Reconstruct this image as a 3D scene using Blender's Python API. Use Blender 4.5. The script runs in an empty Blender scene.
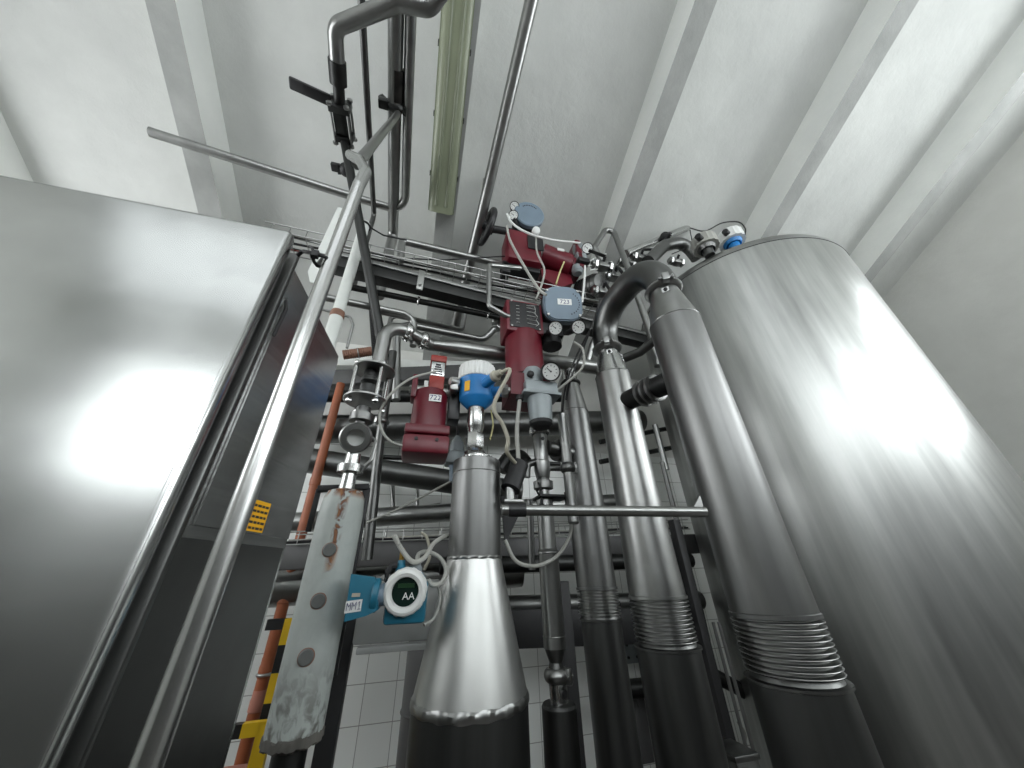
import bpy, bmesh, math, random
from mathutils import Vector as V, Matrix
random.seed(7)
C = bpy.context.scene.collection
R = math.radians

# ------------------------------------------------------------------ camera frame
F = 332.0
def _r(px, py): return V((px-512.0, 384.0-py, F))
ZC = _r(495, -203).normalized()
YC = _r(372, 905); YC = (YC - YC.dot(ZC)*ZC).normalized()
XC = YC.cross(ZC)
if XC[0] < 0: XC = -XC
CAM = V((0, 0, 1.5))
def ray(px, py):
    r = _r(px, py); return V((r.dot(XC), r.dot(YC), r.dot(ZC)))
def PY(px, py, y): r = ray(px, py); return CAM + r*(y/r[1])
def PZ(px, py, z): r = ray(px, py); return CAM + r*((z-1.5)/r[2])
def PRF(px, py, drop):
    r = ray(px, py); t = (3.655+.507*3.2-drop-1.5)/(r[2]+.507*r[1]); return CAM+r*t
def dep(p): q = p-CAM; return XC[2]*q[0]+YC[2]*q[1]+ZC[2]*q[2]
def pyof(p):
    q = p-CAM; c = XC*q[0]+YC*q[1]+ZC*q[2]; return 384-F*c[1]/c[2]
def zc(X, Y, py):
    a, b = -1.0, 6.0
    for _ in range(50):
        m = (a+b)/2
        if pyof(V((X, Y, m))) > py: a = m
        else: b = m
    return m
def rad(px, py, P, w):
    x, y = px-512, 384-py
    return w*dep(P)/(2*F)*math.sqrt(F*F+y*y)/math.sqrt(F*F+x*x+y*y)
def RY(px, py, y, w): return rad(px, py, PY(px, py, y), w)

# ------------------------------------------------------------------ mesh builder
def frame(ax):
    ax = ax.normalized()
    h = V((0, 0, 1)) if abs(ax.z) < .9 else V((1, 0, 0))
    u = ax.cross(h).normalized(); v = ax.cross(u).normalized()
    return u, v
def fillet(pts, rf, n=6):
    out = [pts[0]]
    for i in range(1, len(pts)-1):
        a, b, c = pts[i-1], pts[i], pts[i+1]
        d1, d2 = (a-b), (c-b); l1, l2 = d1.length, d2.length
        if l1 < 1e-6 or l2 < 1e-6: continue
        d1 /= l1; d2 /= l2
        cosb = max(-1, min(1, d1.dot(d2))); ang = math.acos(cosb)
        if ang > 3.05: out.append(b); continue
        t = min(rf/max(math.tan(ang/2), 1e-3), l1*(.96 if i == 1 and len(pts) > 3 else .48), l2*(.96 if i == len(pts)-2 and len(pts) > 3 else .48))
        p1, p2 = b+d1*t, b+d2*t
        r_ = t*math.tan(ang/2)
        cen = b+(d1+d2).normalized()*(r_/math.sin(ang/2))
        a1, a2 = p1-cen, p2-cen
        om = a1.angle(a2)
        for k in range(n+1):
            s = k/n
            out.append(cen+(a1*math.sin((1-s)*om)+a2*math.sin(s*om))/math.sin(om))
    out.append(pts[-1]); return out
def crv(pts, n=7):
    p = [V(x) for x in pts]
    if len(p) < 3: return p
    p = [p[0]*2-p[1]]+p+[p[-1]*2-p[-2]]; out = []
    for i in range(1, len(p)-2):
        a, b, c, d = p[i-1:i+3]
        for k in range(n):
            t = k/n; out.append(.5*((2*b)+(c-a)*t+(2*a-5*b+4*c-d)*t*t+(3*b-a-3*c+d)*t**3))
    out.append(p[-2]); return out
class M:
    def __init__(s): s.v = []; s.f = []; s.m = []; s.mi = 0
    def add(s, vs, fs):
        o = len(s.v); s.v += [V(x) for x in vs]
        for f in fs: s.f.append([i+o for i in f]); s.m.append(s.mi)
        return s
    def tube(s, pts, r, fil=None, seg=16, cap=True, n=6):
        pts = [V(p) for p in pts]
        if fil: pts = fillet(pts, fil, n)
        rs = r if isinstance(r, (list, tuple)) else [r]*len(pts)
        T = []
        for i in range(len(pts)):
            a = pts[max(i-1, 0)]; b = pts[min(i+1, len(pts)-1)]; T.append((b-a).normalized())
        u, v = frame(T[0]); vs = []
        for i, p in enumerate(pts):
            u = (u - T[i]*u.dot(T[i])).normalized(); v = T[i].cross(u)
            for k in range(seg):
                a = 2*math.pi*k/seg; vs.append(p+(u*math.cos(a)+v*math.sin(a))*rs[i])
        fs = []
        for i in range(len(pts)-1):
            for k in range(seg):
                k2 = (k+1) % seg; fs.append([i*seg+k, i*seg+k2, (i+1)*seg+k2, (i+1)*seg+k])
        if cap: fs.append(list(range(seg))[::-1]); fs.append([(len(pts)-1)*seg+k for k in range(seg)])
        return s.add(vs, fs)
    def lathe(s, p, ax, prof, seg=32, cap=True, jit=None):
        p = V(p); ax = V(ax).normalized(); u, v = frame(ax); vs = []; fs = []
        for j, (t, r) in enumerate(prof):
            for k in range(seg):
                a = 2*math.pi*k/seg; rr = max(r, 1e-5); tt = t
                if jit: rr, tt = jit(j, a, rr, tt)
                vs.append(p+ax*tt+(u*math.cos(a)+v*math.sin(a))*rr)
        for j in range(len(prof)-1):
            for k in range(seg):
                k2 = (k+1) % seg; fs.append([j*seg+k, j*seg+k2, (j+1)*seg+k2, (j+1)*seg+k])
        if cap: fs.append(list(range(seg))[::-1]); fs.append([(len(prof)-1)*seg+k for k in range(seg)])
        return s.add(vs, fs)
    def cyl(s, a, b, r, seg=20, ch=0):
        a, b = V(a), V(b); L = (b-a).length
        pr = [(0, r), (L, r)] if not ch else [(0, r-ch), (ch, r), (L-ch, r), (L, r-ch)]
        return s.lathe(a, b-a, pr, seg)
    def box(s, c, size, rot=None, bev=0.0, seg=2):
        bm = bmesh.new(); bmesh.ops.create_cube(bm, size=1)
        bmesh.ops.scale(bm, vec=size, verts=bm.verts)
        if bev: bmesh.ops.bevel(bm, geom=bm.edges[:], offset=bev, segments=seg, affect='EDGES', profile=.5)
        mt = (rot.to_4x4() if rot else Matrix())
        bm.verts.ensure_lookup_table()
        for i, v in enumerate(bm.verts): v.index = i
        vs = [V(c)+(mt@v.co) for v in bm.verts]; fs = [[v.index for v in f.verts] for f in bm.faces]
        bm.free(); return s.add(vs, fs)
    def bar(s, a, b, w, h, up=(0, 0, 1), bev=.002):
        a, b = V(a), V(b); x = (b-a).normalized(); up = V(up); y = up.cross(x).normalized(); z = x.cross(y)
        rot = Matrix((x, y, z)).transposed()
        return s.box((a+b)/2, ((b-a).length, w, h), rot, bev)
    def prism(s, poly, ext):
        n = len(poly); poly = [V(p) for p in poly]; ext = V(ext)
        return s.add(poly+[p+ext for p in poly], [list(range(n))[::-1], [n+i for i in range(n)]]+[[i, (i+1) % n, n+(i+1) % n, n+i] for i in range(n)])
    def torus(s, c, ax, R_, r, seg=28, s2=10):
        c = V(c); u, v = frame(V(ax)); ax = V(ax).normalized(); vs = []; fs = []
        for i in range(seg):
            a = 2*math.pi*i/seg; d = u*math.cos(a)+v*math.sin(a)
            for k in range(s2):
                b = 2*math.pi*k/s2; vs.append(c+d*(R_+r*math.cos(b))+ax*r*math.sin(b))
        for i in range(seg):
            for k in range(s2):
                fs.append([i*s2+k, ((i+1) % seg)*s2+k, ((i+1) % seg)*s2+(k+1) % s2, i*s2+(k+1) % s2])
        return s.add(vs, fs)
    def hexa(s, c, ax, r, h):
        return s.lathe(V(c), ax, [(0, r*.93), (h*.12, r), (h*.88, r), (h, r*.93)], 6)

def mk(name, m, mat, off=V((0, 0, 0)), sharp=32):
    me = bpy.data.meshes.new(name)
    me.from_pydata([tuple(v-off) for v in m.v], [], m.f)
    for x in (mat if isinstance(mat, (list, tuple)) else [mat]): me.materials.append(x)
    for p, i in zip(me.polygons, m.m): p.material_index = i; p.use_smooth = True
    bm = bmesh.new(); bm.from_mesh(me); bmesh.ops.recalc_face_normals(bm, faces=bm.faces); bm.to_mesh(me); bm.free()
    me.set_sharp_from_angle(angle=R(sharp))
    o = bpy.data.objects.new(name, me); C.objects.link(o); return o
def thing(name, label, cat, base, group=None):
    o = bpy.data.objects.new(name, None); C.objects.link(o); o.location = V(base); o.empty_display_size = .05
    o['label'] = label; o['category'] = cat
    if group: o['group'] = group
    return o
def root_of(o):
    while o.parent: o = o.parent
    return o
def part(name, m, mat, par, label=None, sharp=32):
    o = mk(name, m, mat, root_of(par).location, sharp); o.parent = par
    if label: o['label'] = label
    return o
def solo(name, m, mat, label, cat, group=None, sharp=32):
    lo = min(v.z for v in m.v); n = len(m.v)
    c = V((sum(v.x for v in m.v)/n, sum(v.y for v in m.v)/n, lo))
    o = mk(name, m, mat, c, sharp); o.location = c; o['label'] = label; o['category'] = cat
    if group: o['group'] = group
    return o
def struct(name, m, mat):
    o = mk(name, m, mat); o['kind'] = 'structure'; return o
def text(name, body, c, nrm, up, size, mat, par):
    cu = bpy.data.curves.new(name, 'FONT'); cu.body = body; cu.size = size; cu.align_x = 'CENTER'; cu.align_y = 'CENTER'; cu.extrude = .0003
    o = bpy.data.objects.new(name, cu); C.objects.link(o)
    z = V(nrm).normalized(); x = V(up).cross(z).normalized(); y = z.cross(x)
    mt = Matrix((x, y, z)).transposed().to_4x4(); mt.translation = V(c)
    dg = bpy.context.evaluated_depsgraph_get(); me = bpy.data.meshes.new_from_object(o.evaluated_get(dg))
    me.transform(Matrix.Translation(-root_of(par).location)@mt)
    bpy.data.objects.remove(o); bpy.data.curves.remove(cu)
    me.materials.clear(); me.materials.append(mat)
    t = bpy.data.objects.new(name, me); C.objects.link(t); t.parent = par; return t

# ------------------------------------------------------------------ materials
def nt(name):
    m = bpy.data.materials.new(name); m.use_nodes = True; t = m.node_tree
    return m, t, t.nodes['Principled BSDF']
def ramp(t, stops):
    n = t.nodes.new('ShaderNodeValToRGB'); e = n.color_ramp.elements
    while len(e) > 1: e.remove(e[-1])
    e[0].position, c0 = stops[0][0], stops[0][1]; e[0].color = (*c0, 1)
    for p, c in stops[1:]: x = e.new(p); x.color = (*c, 1)
    return n
def coords(t, scale=(1, 1, 1)):
    tc = t.nodes.new('ShaderNodeTexCoord'); mp = t.nodes.new('ShaderNodeMapping'); mp.inputs['Scale'].default_value = scale
    t.links.new(tc.outputs['Object'], mp.inputs[0]); return mp
def steel(name, col=(.52, .525, .51), rough=.3, grain=(60, 60, 1.5), bump=.05, var=.12, aniso=0.0):
    m, t, b = nt(name); mp = coords(t, grain)
    n = t.nodes.new('ShaderNodeTexNoise'); n.inputs['Scale'].default_value = 3; n.inputs['Detail'].default_value = 5
    t.links.new(mp.outputs[0], n.inputs[0])
    mp2 = coords(t, (5, 5, .7) if grain[0] > grain[2] else (2, 2, 3)); n2 = t.nodes.new('ShaderNodeTexNoise'); n2.inputs['Scale'].default_value = 3; n2.inputs['Detail'].default_value = 6
    t.links.new(mp2.outputs[0], n2.inputs[0])
    rr = t.nodes.new('ShaderNodeMapRange'); rr.inputs[3].default_value = rough-.07; rr.inputs[4].default_value = rough+.09
    mx = t.nodes.new('ShaderNodeMath'); mx.operation = 'MULTIPLY_ADD'; mx.inputs[1].default_value = .5
    hf = t.nodes.new('ShaderNodeMath'); hf.operation = 'MULTIPLY'; hf.inputs[1].default_value = .5
    t.links.new(n2.outputs[0], hf.inputs[0]); t.links.new(n.outputs[0], mx.inputs[0]); t.links.new(hf.outputs[0], mx.inputs[2])
    t.links.new(mx.outputs[0], rr.inputs[0]); t.links.new(rr.outputs[0], b.inputs['Roughness'])
    cr = ramp(t, [(.3, tuple(c*(1-var) for c in col)), (.7, tuple(min(1, c*(1+var)) for c in col))])
    t.links.new(mx.outputs[0], cr.inputs[0]); t.links.new(cr.outputs[0], b.inputs['Base Color'])
    b.inputs['Metallic'].default_value = 1
    bp = t.nodes.new('ShaderNodeBump'); bp.inputs['Strength'].default_value = bump; bp.inputs['Distance'].default_value = .01
    t.links.new(n.outputs[0], bp.inputs['Height']); t.links.new(bp.outputs[0], b.inputs['Normal'])
    return m
def paint(name, col, rough=.45, metal=0, var=.1, dirt=None, bump=.02, sc=8):
    m, t, b = nt(name); mp = coords(t)
    n = t.nodes.new('ShaderNodeTexNoise'); n.inputs['Scale'].default_value = sc; n.inputs['Detail'].default_value = 8
    t.links.new(mp.outputs[0], n.inputs[0])
    cr = ramp(t, [(.3, tuple(c*(1-var) for c in col)), (.7, tuple(min(1, c*(1+var)) for c in col))])
    t.links.new(n.outputs[0], cr.inputs[0]); t.links.new(cr.outputs[0], b.inputs['Base Color'])
    b.inputs['Roughness'].default_value = rough; b.inputs['Metallic'].default_value = metal
    bp = t.nodes.new('ShaderNodeBump'); bp.inputs['Strength'].default_value = bump; bp.inputs['Distance'].default_value = .01
    t.links.new(n.outputs[0], bp.inputs['Height']); t.links.new(bp.outputs[0], b.inputs['Normal'])
    return m
ST = steel('steel_satin', (.31, .313, .305), .33, grain=(5, 5, 4.9), bump=.01, var=.1)
SB = steel('steel_bright', (.50, .505, .495), .24, grain=(5, 5, 4.9), bump=.02, var=.06)
SD = steel('steel_dull', (.14, .142, .138), .36, grain=(5, 5, 4.9), bump=.01)
SX = steel('steel_dark', (.05, .051, .05), .42, grain=(5, 5, 4.9), bump=.01)
SS = steel('steel_sheet', (.42, .425, .42), .22, grain=(1.2, 1.2, 40), bump=.04, var=.2)
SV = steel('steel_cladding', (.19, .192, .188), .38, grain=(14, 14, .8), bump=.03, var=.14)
SV2 = steel('dull_cladding_shaded', (.09, .092, .09), .42, grain=(14, 14, .8), bump=.03, var=.14)  # duller lower cladding, with the shade on it put into the colour
ST_TANK = steel('steel_tank', (.42, .427, .415), .34, grain=(9, 9, .3), bump=.03, var=.2)
SG = steel('galvanised_steel', (.42, .425, .41), .42, grain=(3, 3, 3), bump=.03)
RED = paint('crimson_enamel', (.12, .005, .014), .36, var=.15)
REDO = paint('red_plastic', (.27, .022, .014), .45, var=.2)
BLU = paint('blue_enamel', (.014, .19, .50), .4)
TEAL = paint('teal_blue_enamel', (.012, .14, .22), .42)
GB = paint('grey_blue_enamel', (.16, .215, .27), .4, var=.06)
GRD = paint('dark_grey_paint', (.12, .125, .12), .5)
GR = paint('grey_enamel', (.26, .29, .30), .42, metal=.2)
WP = paint('white_plastic', (.72, .73, .71), .4, var=.04)
WM = paint('white_paint', (.66, .68, .65), .5, var=.08)
BK = paint('black_plastic', (.012, .012, .013), .42)
BKM = paint('black_iron', (.022, .022, .023), .5, metal=.3)
CBL = paint('grey_cable_sheath', (.36, .36, .33), .5)
TAN = paint('tan_cable_sheath', (.38, .36, .29), .5)
YC2 = paint('yellow_cable_sheath', (.50, .46, .22), .5)
ORG = paint('orange_plastic_pipe', (.30, .085, .032), .45, var=.2)
SAL = paint('salmon_plastic', (.42, .17, .12), .5, var=.15)
YEL = paint('hazard_yellow', (.72, .46, .01), .5)
LBL = paint('yellow_label', (.82, .42, .01), .5, var=.03)
OLV = paint('olive_diffuser', (.25, .275, .19), .3, var=.05)
TUB = paint('dark_tube', (.17, .19, .125), .4)
BRN = paint('brown_hose', (.23, .11, .07), .5, var=.25)
INK = paint('label_ink', (.02, .02, .03), .6)
INKW = paint('white_ink', (.8, .8, .78), .5)
BLI = paint('blue_black_ink', (.02, .02, .12), .6)
def glassy():
    m, t, b = nt('dark_display_glass'); b.inputs['Base Color'].default_value = (.008, .02, .016, 1); b.inputs['Roughness'].default_value = .08; return m
DSP = glassy()
def plaster(name, c1, c2, sc=1.2, bump=.25):
    m, t, b = nt(name); mp = coords(t)
    n = t.nodes.new('ShaderNodeTexNoise'); n.inputs['Scale'].default_value = sc; n.inputs['Detail'].default_value = 9; n.inputs['Roughness'].default_value = .6
    n2 = t.nodes.new('ShaderNodeTexNoise'); n2.inputs['Scale'].default_value = 9; n2.inputs['Detail'].default_value = 8; n2.inputs['Distortion'].default_value = .2; n2.inputs['Roughness'].default_value = .7
    t.links.new(mp.outputs[0], n.inputs[0]); t.links.new(mp.outputs[0], n2.inputs[0])
    cr = ramp(t, [(.35, c1), (.65, c2)]); t.links.new(n.outputs[0], cr.inputs[0]); t.links.new(cr.outputs[0], b.inputs['Base Color'])
    b.inputs['Roughness'].default_value = .8
    bp = t.nodes.new('ShaderNodeBump'); bp.inputs['Strength'].default_value = bump; bp.inputs['Distance'].default_value = .03
    t.links.new(n2.outputs[0], bp.inputs['Height']); t.links.new(bp.outputs[0], b.inputs['Normal'])
    return m
CEI = plaster('painted_concrete', (.52, .53, .51), (.62, .63, .605))
BMM = plaster('painted_concrete_beam_lit', (.70, .715, .69), (.77, .78, .75), 2, .12)  # beam paint, lightened to put light from the left into its colour
BMD = plaster('dark_concrete_beam', (.30, .31, .295), (.38, .385, .37), 3, .25)  # darker concrete for the beam undersides
WAL = plaster('wall_plaster', (.60, .60, .57), (.68, .68, .65))
def tiles(name, axis, c1=(.84, .86, .83), size=.212):
    m, t, b = nt(name); tc = t.nodes.new('ShaderNodeTexCoord'); mp = t.nodes.new('ShaderNodeMapping')
    mp.inputs['Rotation'].default_value = {'x': (R(90), 0, 0), 'y': (R(90), 0, R(90)), 'z': (0, 0, 0)}[axis]
    t.links.new(tc.outputs['Object'], mp.inputs[0])
    br = t.nodes.new('ShaderNodeTexBrick'); br.offset = 0; br.inputs['Scale'].default_value = 1
    br.inputs['Brick Width'].default_value = size; br.inputs['Row Height'].default_value = size; br.inputs['Mortar Size'].default_value = .0025
    br.inputs['Color1'].default_value = (*c1, 1); br.inputs['Color2'].default_value = (*(c*.93 for c in c1), 1); br.inputs['Mortar'].default_value = (.36, .36, .34, 1)
    t.links.new(mp.outputs[0], br.inputs['Vector']); t.links.new(br.outputs['Color'], b.inputs['Base Color'])
    b.inputs['Roughness'].default_value = .22
    bp = t.nodes.new('ShaderNodeBump'); bp.invert = True; bp.inputs['Strength'].default_value = .3; bp.inputs['Distance'].default_value = .004
    t.links.new(br.outputs['Fac'], bp.inputs['Height']); t.links.new(bp.outputs[0], b.inputs['Normal'])
    return m
TIL = tiles('white_wall_tiles', 'x'); TILY = tiles('white_wall_tiles_side', 'y', (.32, .33, .31))
TILD = tiles('dark_wall_tiles', 'x', (.12, .12, .115)); TILF = tiles('floor_tiles', 'z', (.045, .036, .03), .15)
def emis(name, col, s):
    m = bpy.data.materials.new(name); m.use_nodes = True; t = m.node_tree; t.nodes.clear()
    e = t.nodes.new('ShaderNodeEmission'); e.inputs[0].default_value = (*col, 1); e.inputs[1].default_value = s
    o = t.nodes.new('ShaderNodeOutputMaterial'); t.links.new(e.outputs[0], o.inputs[0]); return m
SKY = emis('daylight_window_pane', (.93, .98, 1.0), 5.5)
SKYX = emis('daylight_window_pane_right', (.93, .98, 1.0), 6.0)
SKYR = emis('added_roof_pane_glow', (.93, .98, 1.0), 1.5)  # weak glow for the added roof pane only
SKYL = emis('daylight_window_pane_left', (.95, .98, 1.0), 5.0)
def rusty():
    m, t, b = nt('rust_streaked_paint')
    tc = t.nodes.new('ShaderNodeTexCoord'); sep = t.nodes.new('ShaderNodeSeparateXYZ'); t.links.new(tc.outputs['Object'], sep.inputs[0])
    mp = coords(t, (26, 26, 18)); n = t.nodes.new('ShaderNodeTexNoise'); n.inputs['Scale'].default_value = 1.3; n.inputs['Detail'].default_value = 9; n.inputs['Distortion'].default_value = .6
    t.links.new(mp.outputs[0], n.inputs[0])
    def mr(src, a, b_, c=0, d=1):
        x = t.nodes.new('ShaderNodeMapRange'); x.inputs[1].default_value = a; x.inputs[2].default_value = b_; x.inputs[3].default_value = c; x.inputs[4].default_value = d
        t.links.new(src, x.inputs[0]); return x.outputs[0]
    def mth(op, a, b_):
        x = t.nodes.new('ShaderNodeMath'); x.operation = op
        for i, q in enumerate((a, b_)):
            if isinstance(q, (int, float)): x.inputs[i].default_value = q
            else: t.links.new(q, x.inputs[i])
        return x.outputs[0]
    ht = mr(sep.outputs['Z'], RUST_TOP-.30, RUST_TOP-.02)               # run of rust down from the neck
    dx = mth('ABSOLUTE', mth('SUBTRACT', sep.outputs['X'], RUST_X), 0)
    wid = mth('SUBTRACT', mr(dx, 0, .019, 1, 0), 0.0)
    streak = mth('MULTIPLY', mth('MULTIPLY', wid, mr(ht, 0, .3)), mr(n.outputs[0], .40, .56))
    streak = mth('MULTIPLY', streak, mr(sep.outputs['Y'], 0, -.02))
    rim = mth('MULTIPLY', mr(sep.outputs['Z'], RUST_TOP-.04, RUST_TOP), mr(n.outputs[0], .42, .55))
    tot = mth('MINIMUM', mth('MULTIPLY', mth('ADD', streak, rim), 1.8), 1)
    base = ramp(t, [(.25, (.36, .39, .37)), (.75, (.42, .45, .43))]); t.links.new(n.outputs[0], base.inputs[0])
    dirtm = mth('MULTIPLY', mr(sep.outputs['Z'], RUST_BOT+.22, RUST_BOT), mr(n.outputs[0], .44, .60))
    mx0 = t.nodes.new('ShaderNodeMixRGB'); mx0.inputs[2].default_value = (.07, .065, .055, 1); t.links.new(dirtm, mx0.inputs[0]); t.links.new(base.outputs[0], mx0.inputs[1])
    rc = ramp(t, [(.42, (.02, .008, .006)), (.5, (.12, .035, .012)), (.62, (.26, .11, .035))]); t.links.new(n.outputs[0], rc.inputs[0])
    mx = t.nodes.new('ShaderNodeMixRGB'); t.links.new(tot, mx.inputs[0]); t.links.new(mx0.outputs[0], mx.inputs[1]); t.links.new(rc.outputs[0], mx.inputs[2])
    t.links.new(mx.outputs[0], b.inputs['Base Color']); b.inputs['Roughness'].default_value = .5
    bp = t.nodes.new('ShaderNodeBump'); bp.inputs['Strength'].default_value = .15; bp.inputs['Distance'].default_value = .01
    t.links.new(mth('ADD', tot, dirtm), bp.inputs['Height']); t.links.new(bp.outputs[0], b.inputs['Normal'])
    return m

# ------------------------------------------------------------------ room
YW, Z0, SL = 3.2, 3.655, .507
def roofz(y): return Z0+SL*(YW-y)
XL, XR, YB, YR = -3.4, 5.4, -3.6, -1.2
ZB = roofz(YR)-.5*(YR-YB)
m = M(); m.box(((XL+XR)/2, (YB+YW)/2, -.05), (XR-XL+.4, YW-YB+.4, .1)); struct('floor', m, TILF)
m = M(); t_ = .15
m.prism([(XL-.2, YW+.2, roofz(YW+.2)), (XL-.2, YR, roofz(YR)), (XL-.2, YR, roofz(YR)+t_), (XL-.2, YW+.2, roofz(YW+.2)+t_)], (XR-XL+.4, 0, 0))
m.prism([(XL-.2, YR, roofz(YR)), (XL-.2, YB-.2, ZB-.1), (XL-.2, YB-.2, ZB-.1+t_), (XL-.2, YR, roofz(YR)+t_)], (XR-XL+.4, 0, 0))
struct('ceiling', m, CEI)
bw = .155
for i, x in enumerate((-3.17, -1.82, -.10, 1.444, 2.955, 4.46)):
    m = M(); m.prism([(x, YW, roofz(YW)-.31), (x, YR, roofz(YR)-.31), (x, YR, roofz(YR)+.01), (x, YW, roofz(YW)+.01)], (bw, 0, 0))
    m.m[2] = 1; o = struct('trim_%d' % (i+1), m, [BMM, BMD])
TZ = 2.62
m = M(); m.box(((XL+XR)/2, YW+.1, TZ/2), (XR-XL+.4, .2, TZ)); struct('wall_back', m, TIL)
m = M(); m.box(((XL+XR)/2, YW+.1, TZ+.65), (XR-XL+.4, .2, 1.3)); struct('wall_back_upper', m, WAL)
def side(name, x, t, mat):
    m = M(); m.prism([(x, YB-.2, 0), (x, YW+.2, 0), (x, YW+.2, roofz(YW+.2)), (x, YR, roofz(YR)), (x, YB-.2, ZB-.1)], (t, 0, 0)); struct(name, m, mat)
side('wall_left', XL, -.2, WAL); side('wall_right', XR, .2, WAL)
m = M(); m.box(((XL+XR)/2, YB-.1, 1.0), (XR-XL+.4, .2, 2.0)); struct('wall_front_lower', m, TILD)
m = M(); m.box(((XL+XR)/2, YB-.1, 3.7), (XR-XL+.4, .2, 3.4)); struct('wall_front', m, paint('grey_wall_paint', (.4, .4, .39), .7))
def window(n, x0, x1, z0, z1, y=None, x=None, nx=4, nz=3, mat=SKY):
    """tall factory window: bright daylight panes between thin bars; y = on the front wall, x = on a side wall"""
    m = M(); mu = M(); s = .03
    for i in range(nx+1):
        u = x0+(x1-x0)*i/nx
        if y is not None: mu.box((u, y+s, (z0+z1)/2), (.045, .05, z1-z0+.045))
        else: mu.box((x, u, (z0+z1)/2), (.05, .045, z1-z0+.045))
    for k in range(nz+1):
        v = z0+(z1-z0)*k/nz
        if y is not None: mu.box(((x0+x1)/2, y+s, v), (x1-x0, .05, .045))
        else: mu.box((x, (x0+x1)/2, v), (.05, x1-x0, .045))
    if y is not None: m.box(((x0+x1)/2, y+.012, (z0+z1)/2), (x1-x0, .01, z1-z0))
    else: m.box((x, (x0+x1)/2, (z0+z1)/2), (.012, x1-x0, z1-z0))
    o = struct('window_%d' % n, m, mat); f = mk('window_frame', mu, BKM); f.parent = o
window(1, -2.6, -1.0, 2.9, 4.4, y=YB, nx=3)
window(2, -.4, 1.2, 2.9, 4.4, y=YB, nx=3)
window(3, 1.8, 4.6, 2.9, 4.4, y=YB, nx=5)
window(4, -.4, 2.5, 2.2, 3.6, x=XL+.04, nx=6, mat=SKYL)
window(5, -3.4, .1, 2.7, 4.6, x=XR-.04, nx=6, mat=SKYX)
def added_skylight(n, x0, x1, y0, y1, nx, mat):  # unseen roof opening, added to brighten the cabinet door and pipe tops
    zr = lambda y: roofz(YR)-.5*(YR-y)
    m = M(); m.prism([(x0, y0, zr(y0)-.03), (x1, y0, zr(y0)-.03), (x1, y1, zr(y1)-.03), (x0, y1, zr(y1)-.03)], (0, 0, .02)); o = struct('window_%d' % n, m, mat)  # glowing pane added for its light, numbered on after the wall windows
    mu = M()
    for i in range(nx+1):
        x = x0+(x1-x0)*i/nx; mu.bar((x, y0, zr(y0)-.05), (x, y1, zr(y1)-.05), .05, .05)
    for y in (y0, (y0+y1)/2, y1): mu.bar((x0, y, zr(y)-.05), (x1, y, zr(y)-.05), .05, .05)
    f = mk('window_frame', mu, BKM); f.parent = o
added_skylight(6, -3.1, 1.2, -2.7, -1.5, 7, SKYR)

# ------------------------------------------------------------------ ceiling lamp
def lamp():
    a = V((-.09, .30, roofz(.30)-.33)); b = V((-.062, 1.74, roofz(1.74)-.33))
    # lamp body runs along the beam's underside
    ax = (b-a).normalized(); sx = V((1, 0, 0)); sx = (sx-ax*sx.dot(ax)).normalized(); dn = -sx.cross(ax).normalized()
    if dn.z > 0: dn = -dn
    a = a-ax*.6
    T = thing('fluorescent_lamp', 'long olive diffuser strip light fixed under the sloping ceiling beam, switched off', 'ceiling lamp', (a+b)/2)
    w = .1; L = (b-a).length
    def prof(o, w_, d0, d1, inset, m):
        n = 10; poly = []
        poly = [a+sx*(-w_)+dn*d0, a+sx*(-w_)+dn*(d0+.02)]
        for k in range(n+1):
            an = math.pi*k/n; poly.append(a+sx*(-w_*.93*math.cos(an))+dn*(d0+.02+(d1-d0-.02)*math.sin(an)**.6))
        poly += [a+sx*w_+dn*(d0+.02), a+sx*w_+dn*d0]
        m.prism(poly, b-a)
    m = M(); m.bar(a+dn*.015, b+dn*.015, w*2.02, .03, up=dn); part('housing', m, GR, T)
    m = M(); prof(0, w, .02, .085, 0, m)
    dm, t, bs = nt('olive_clear_diffuser'); bs.inputs['Base Color'].default_value = (.50, .53, .33, 1); bs.inputs['Roughness'].default_value = .25
    part('diffuser', m, OLV, T)
    for s in (-1, 1):
        m = M(); m.tube([a+sx*s*w*.38+dn*.083+ax*.02, b+sx*s*w*.38+dn*.083-ax*.05], .014, seg=10); part('fluorescent_tube', m, TUB, T)
    for k in range(6):
        for s in (-1, 1):
            q = a+ax*(L*(k+.4)/6.1)+sx*s*w*1.01+dn*.02
            m = M(); m.box(q, (.012, .03, .02)); part('clip', m, BKM, T)
lamp()

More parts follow.
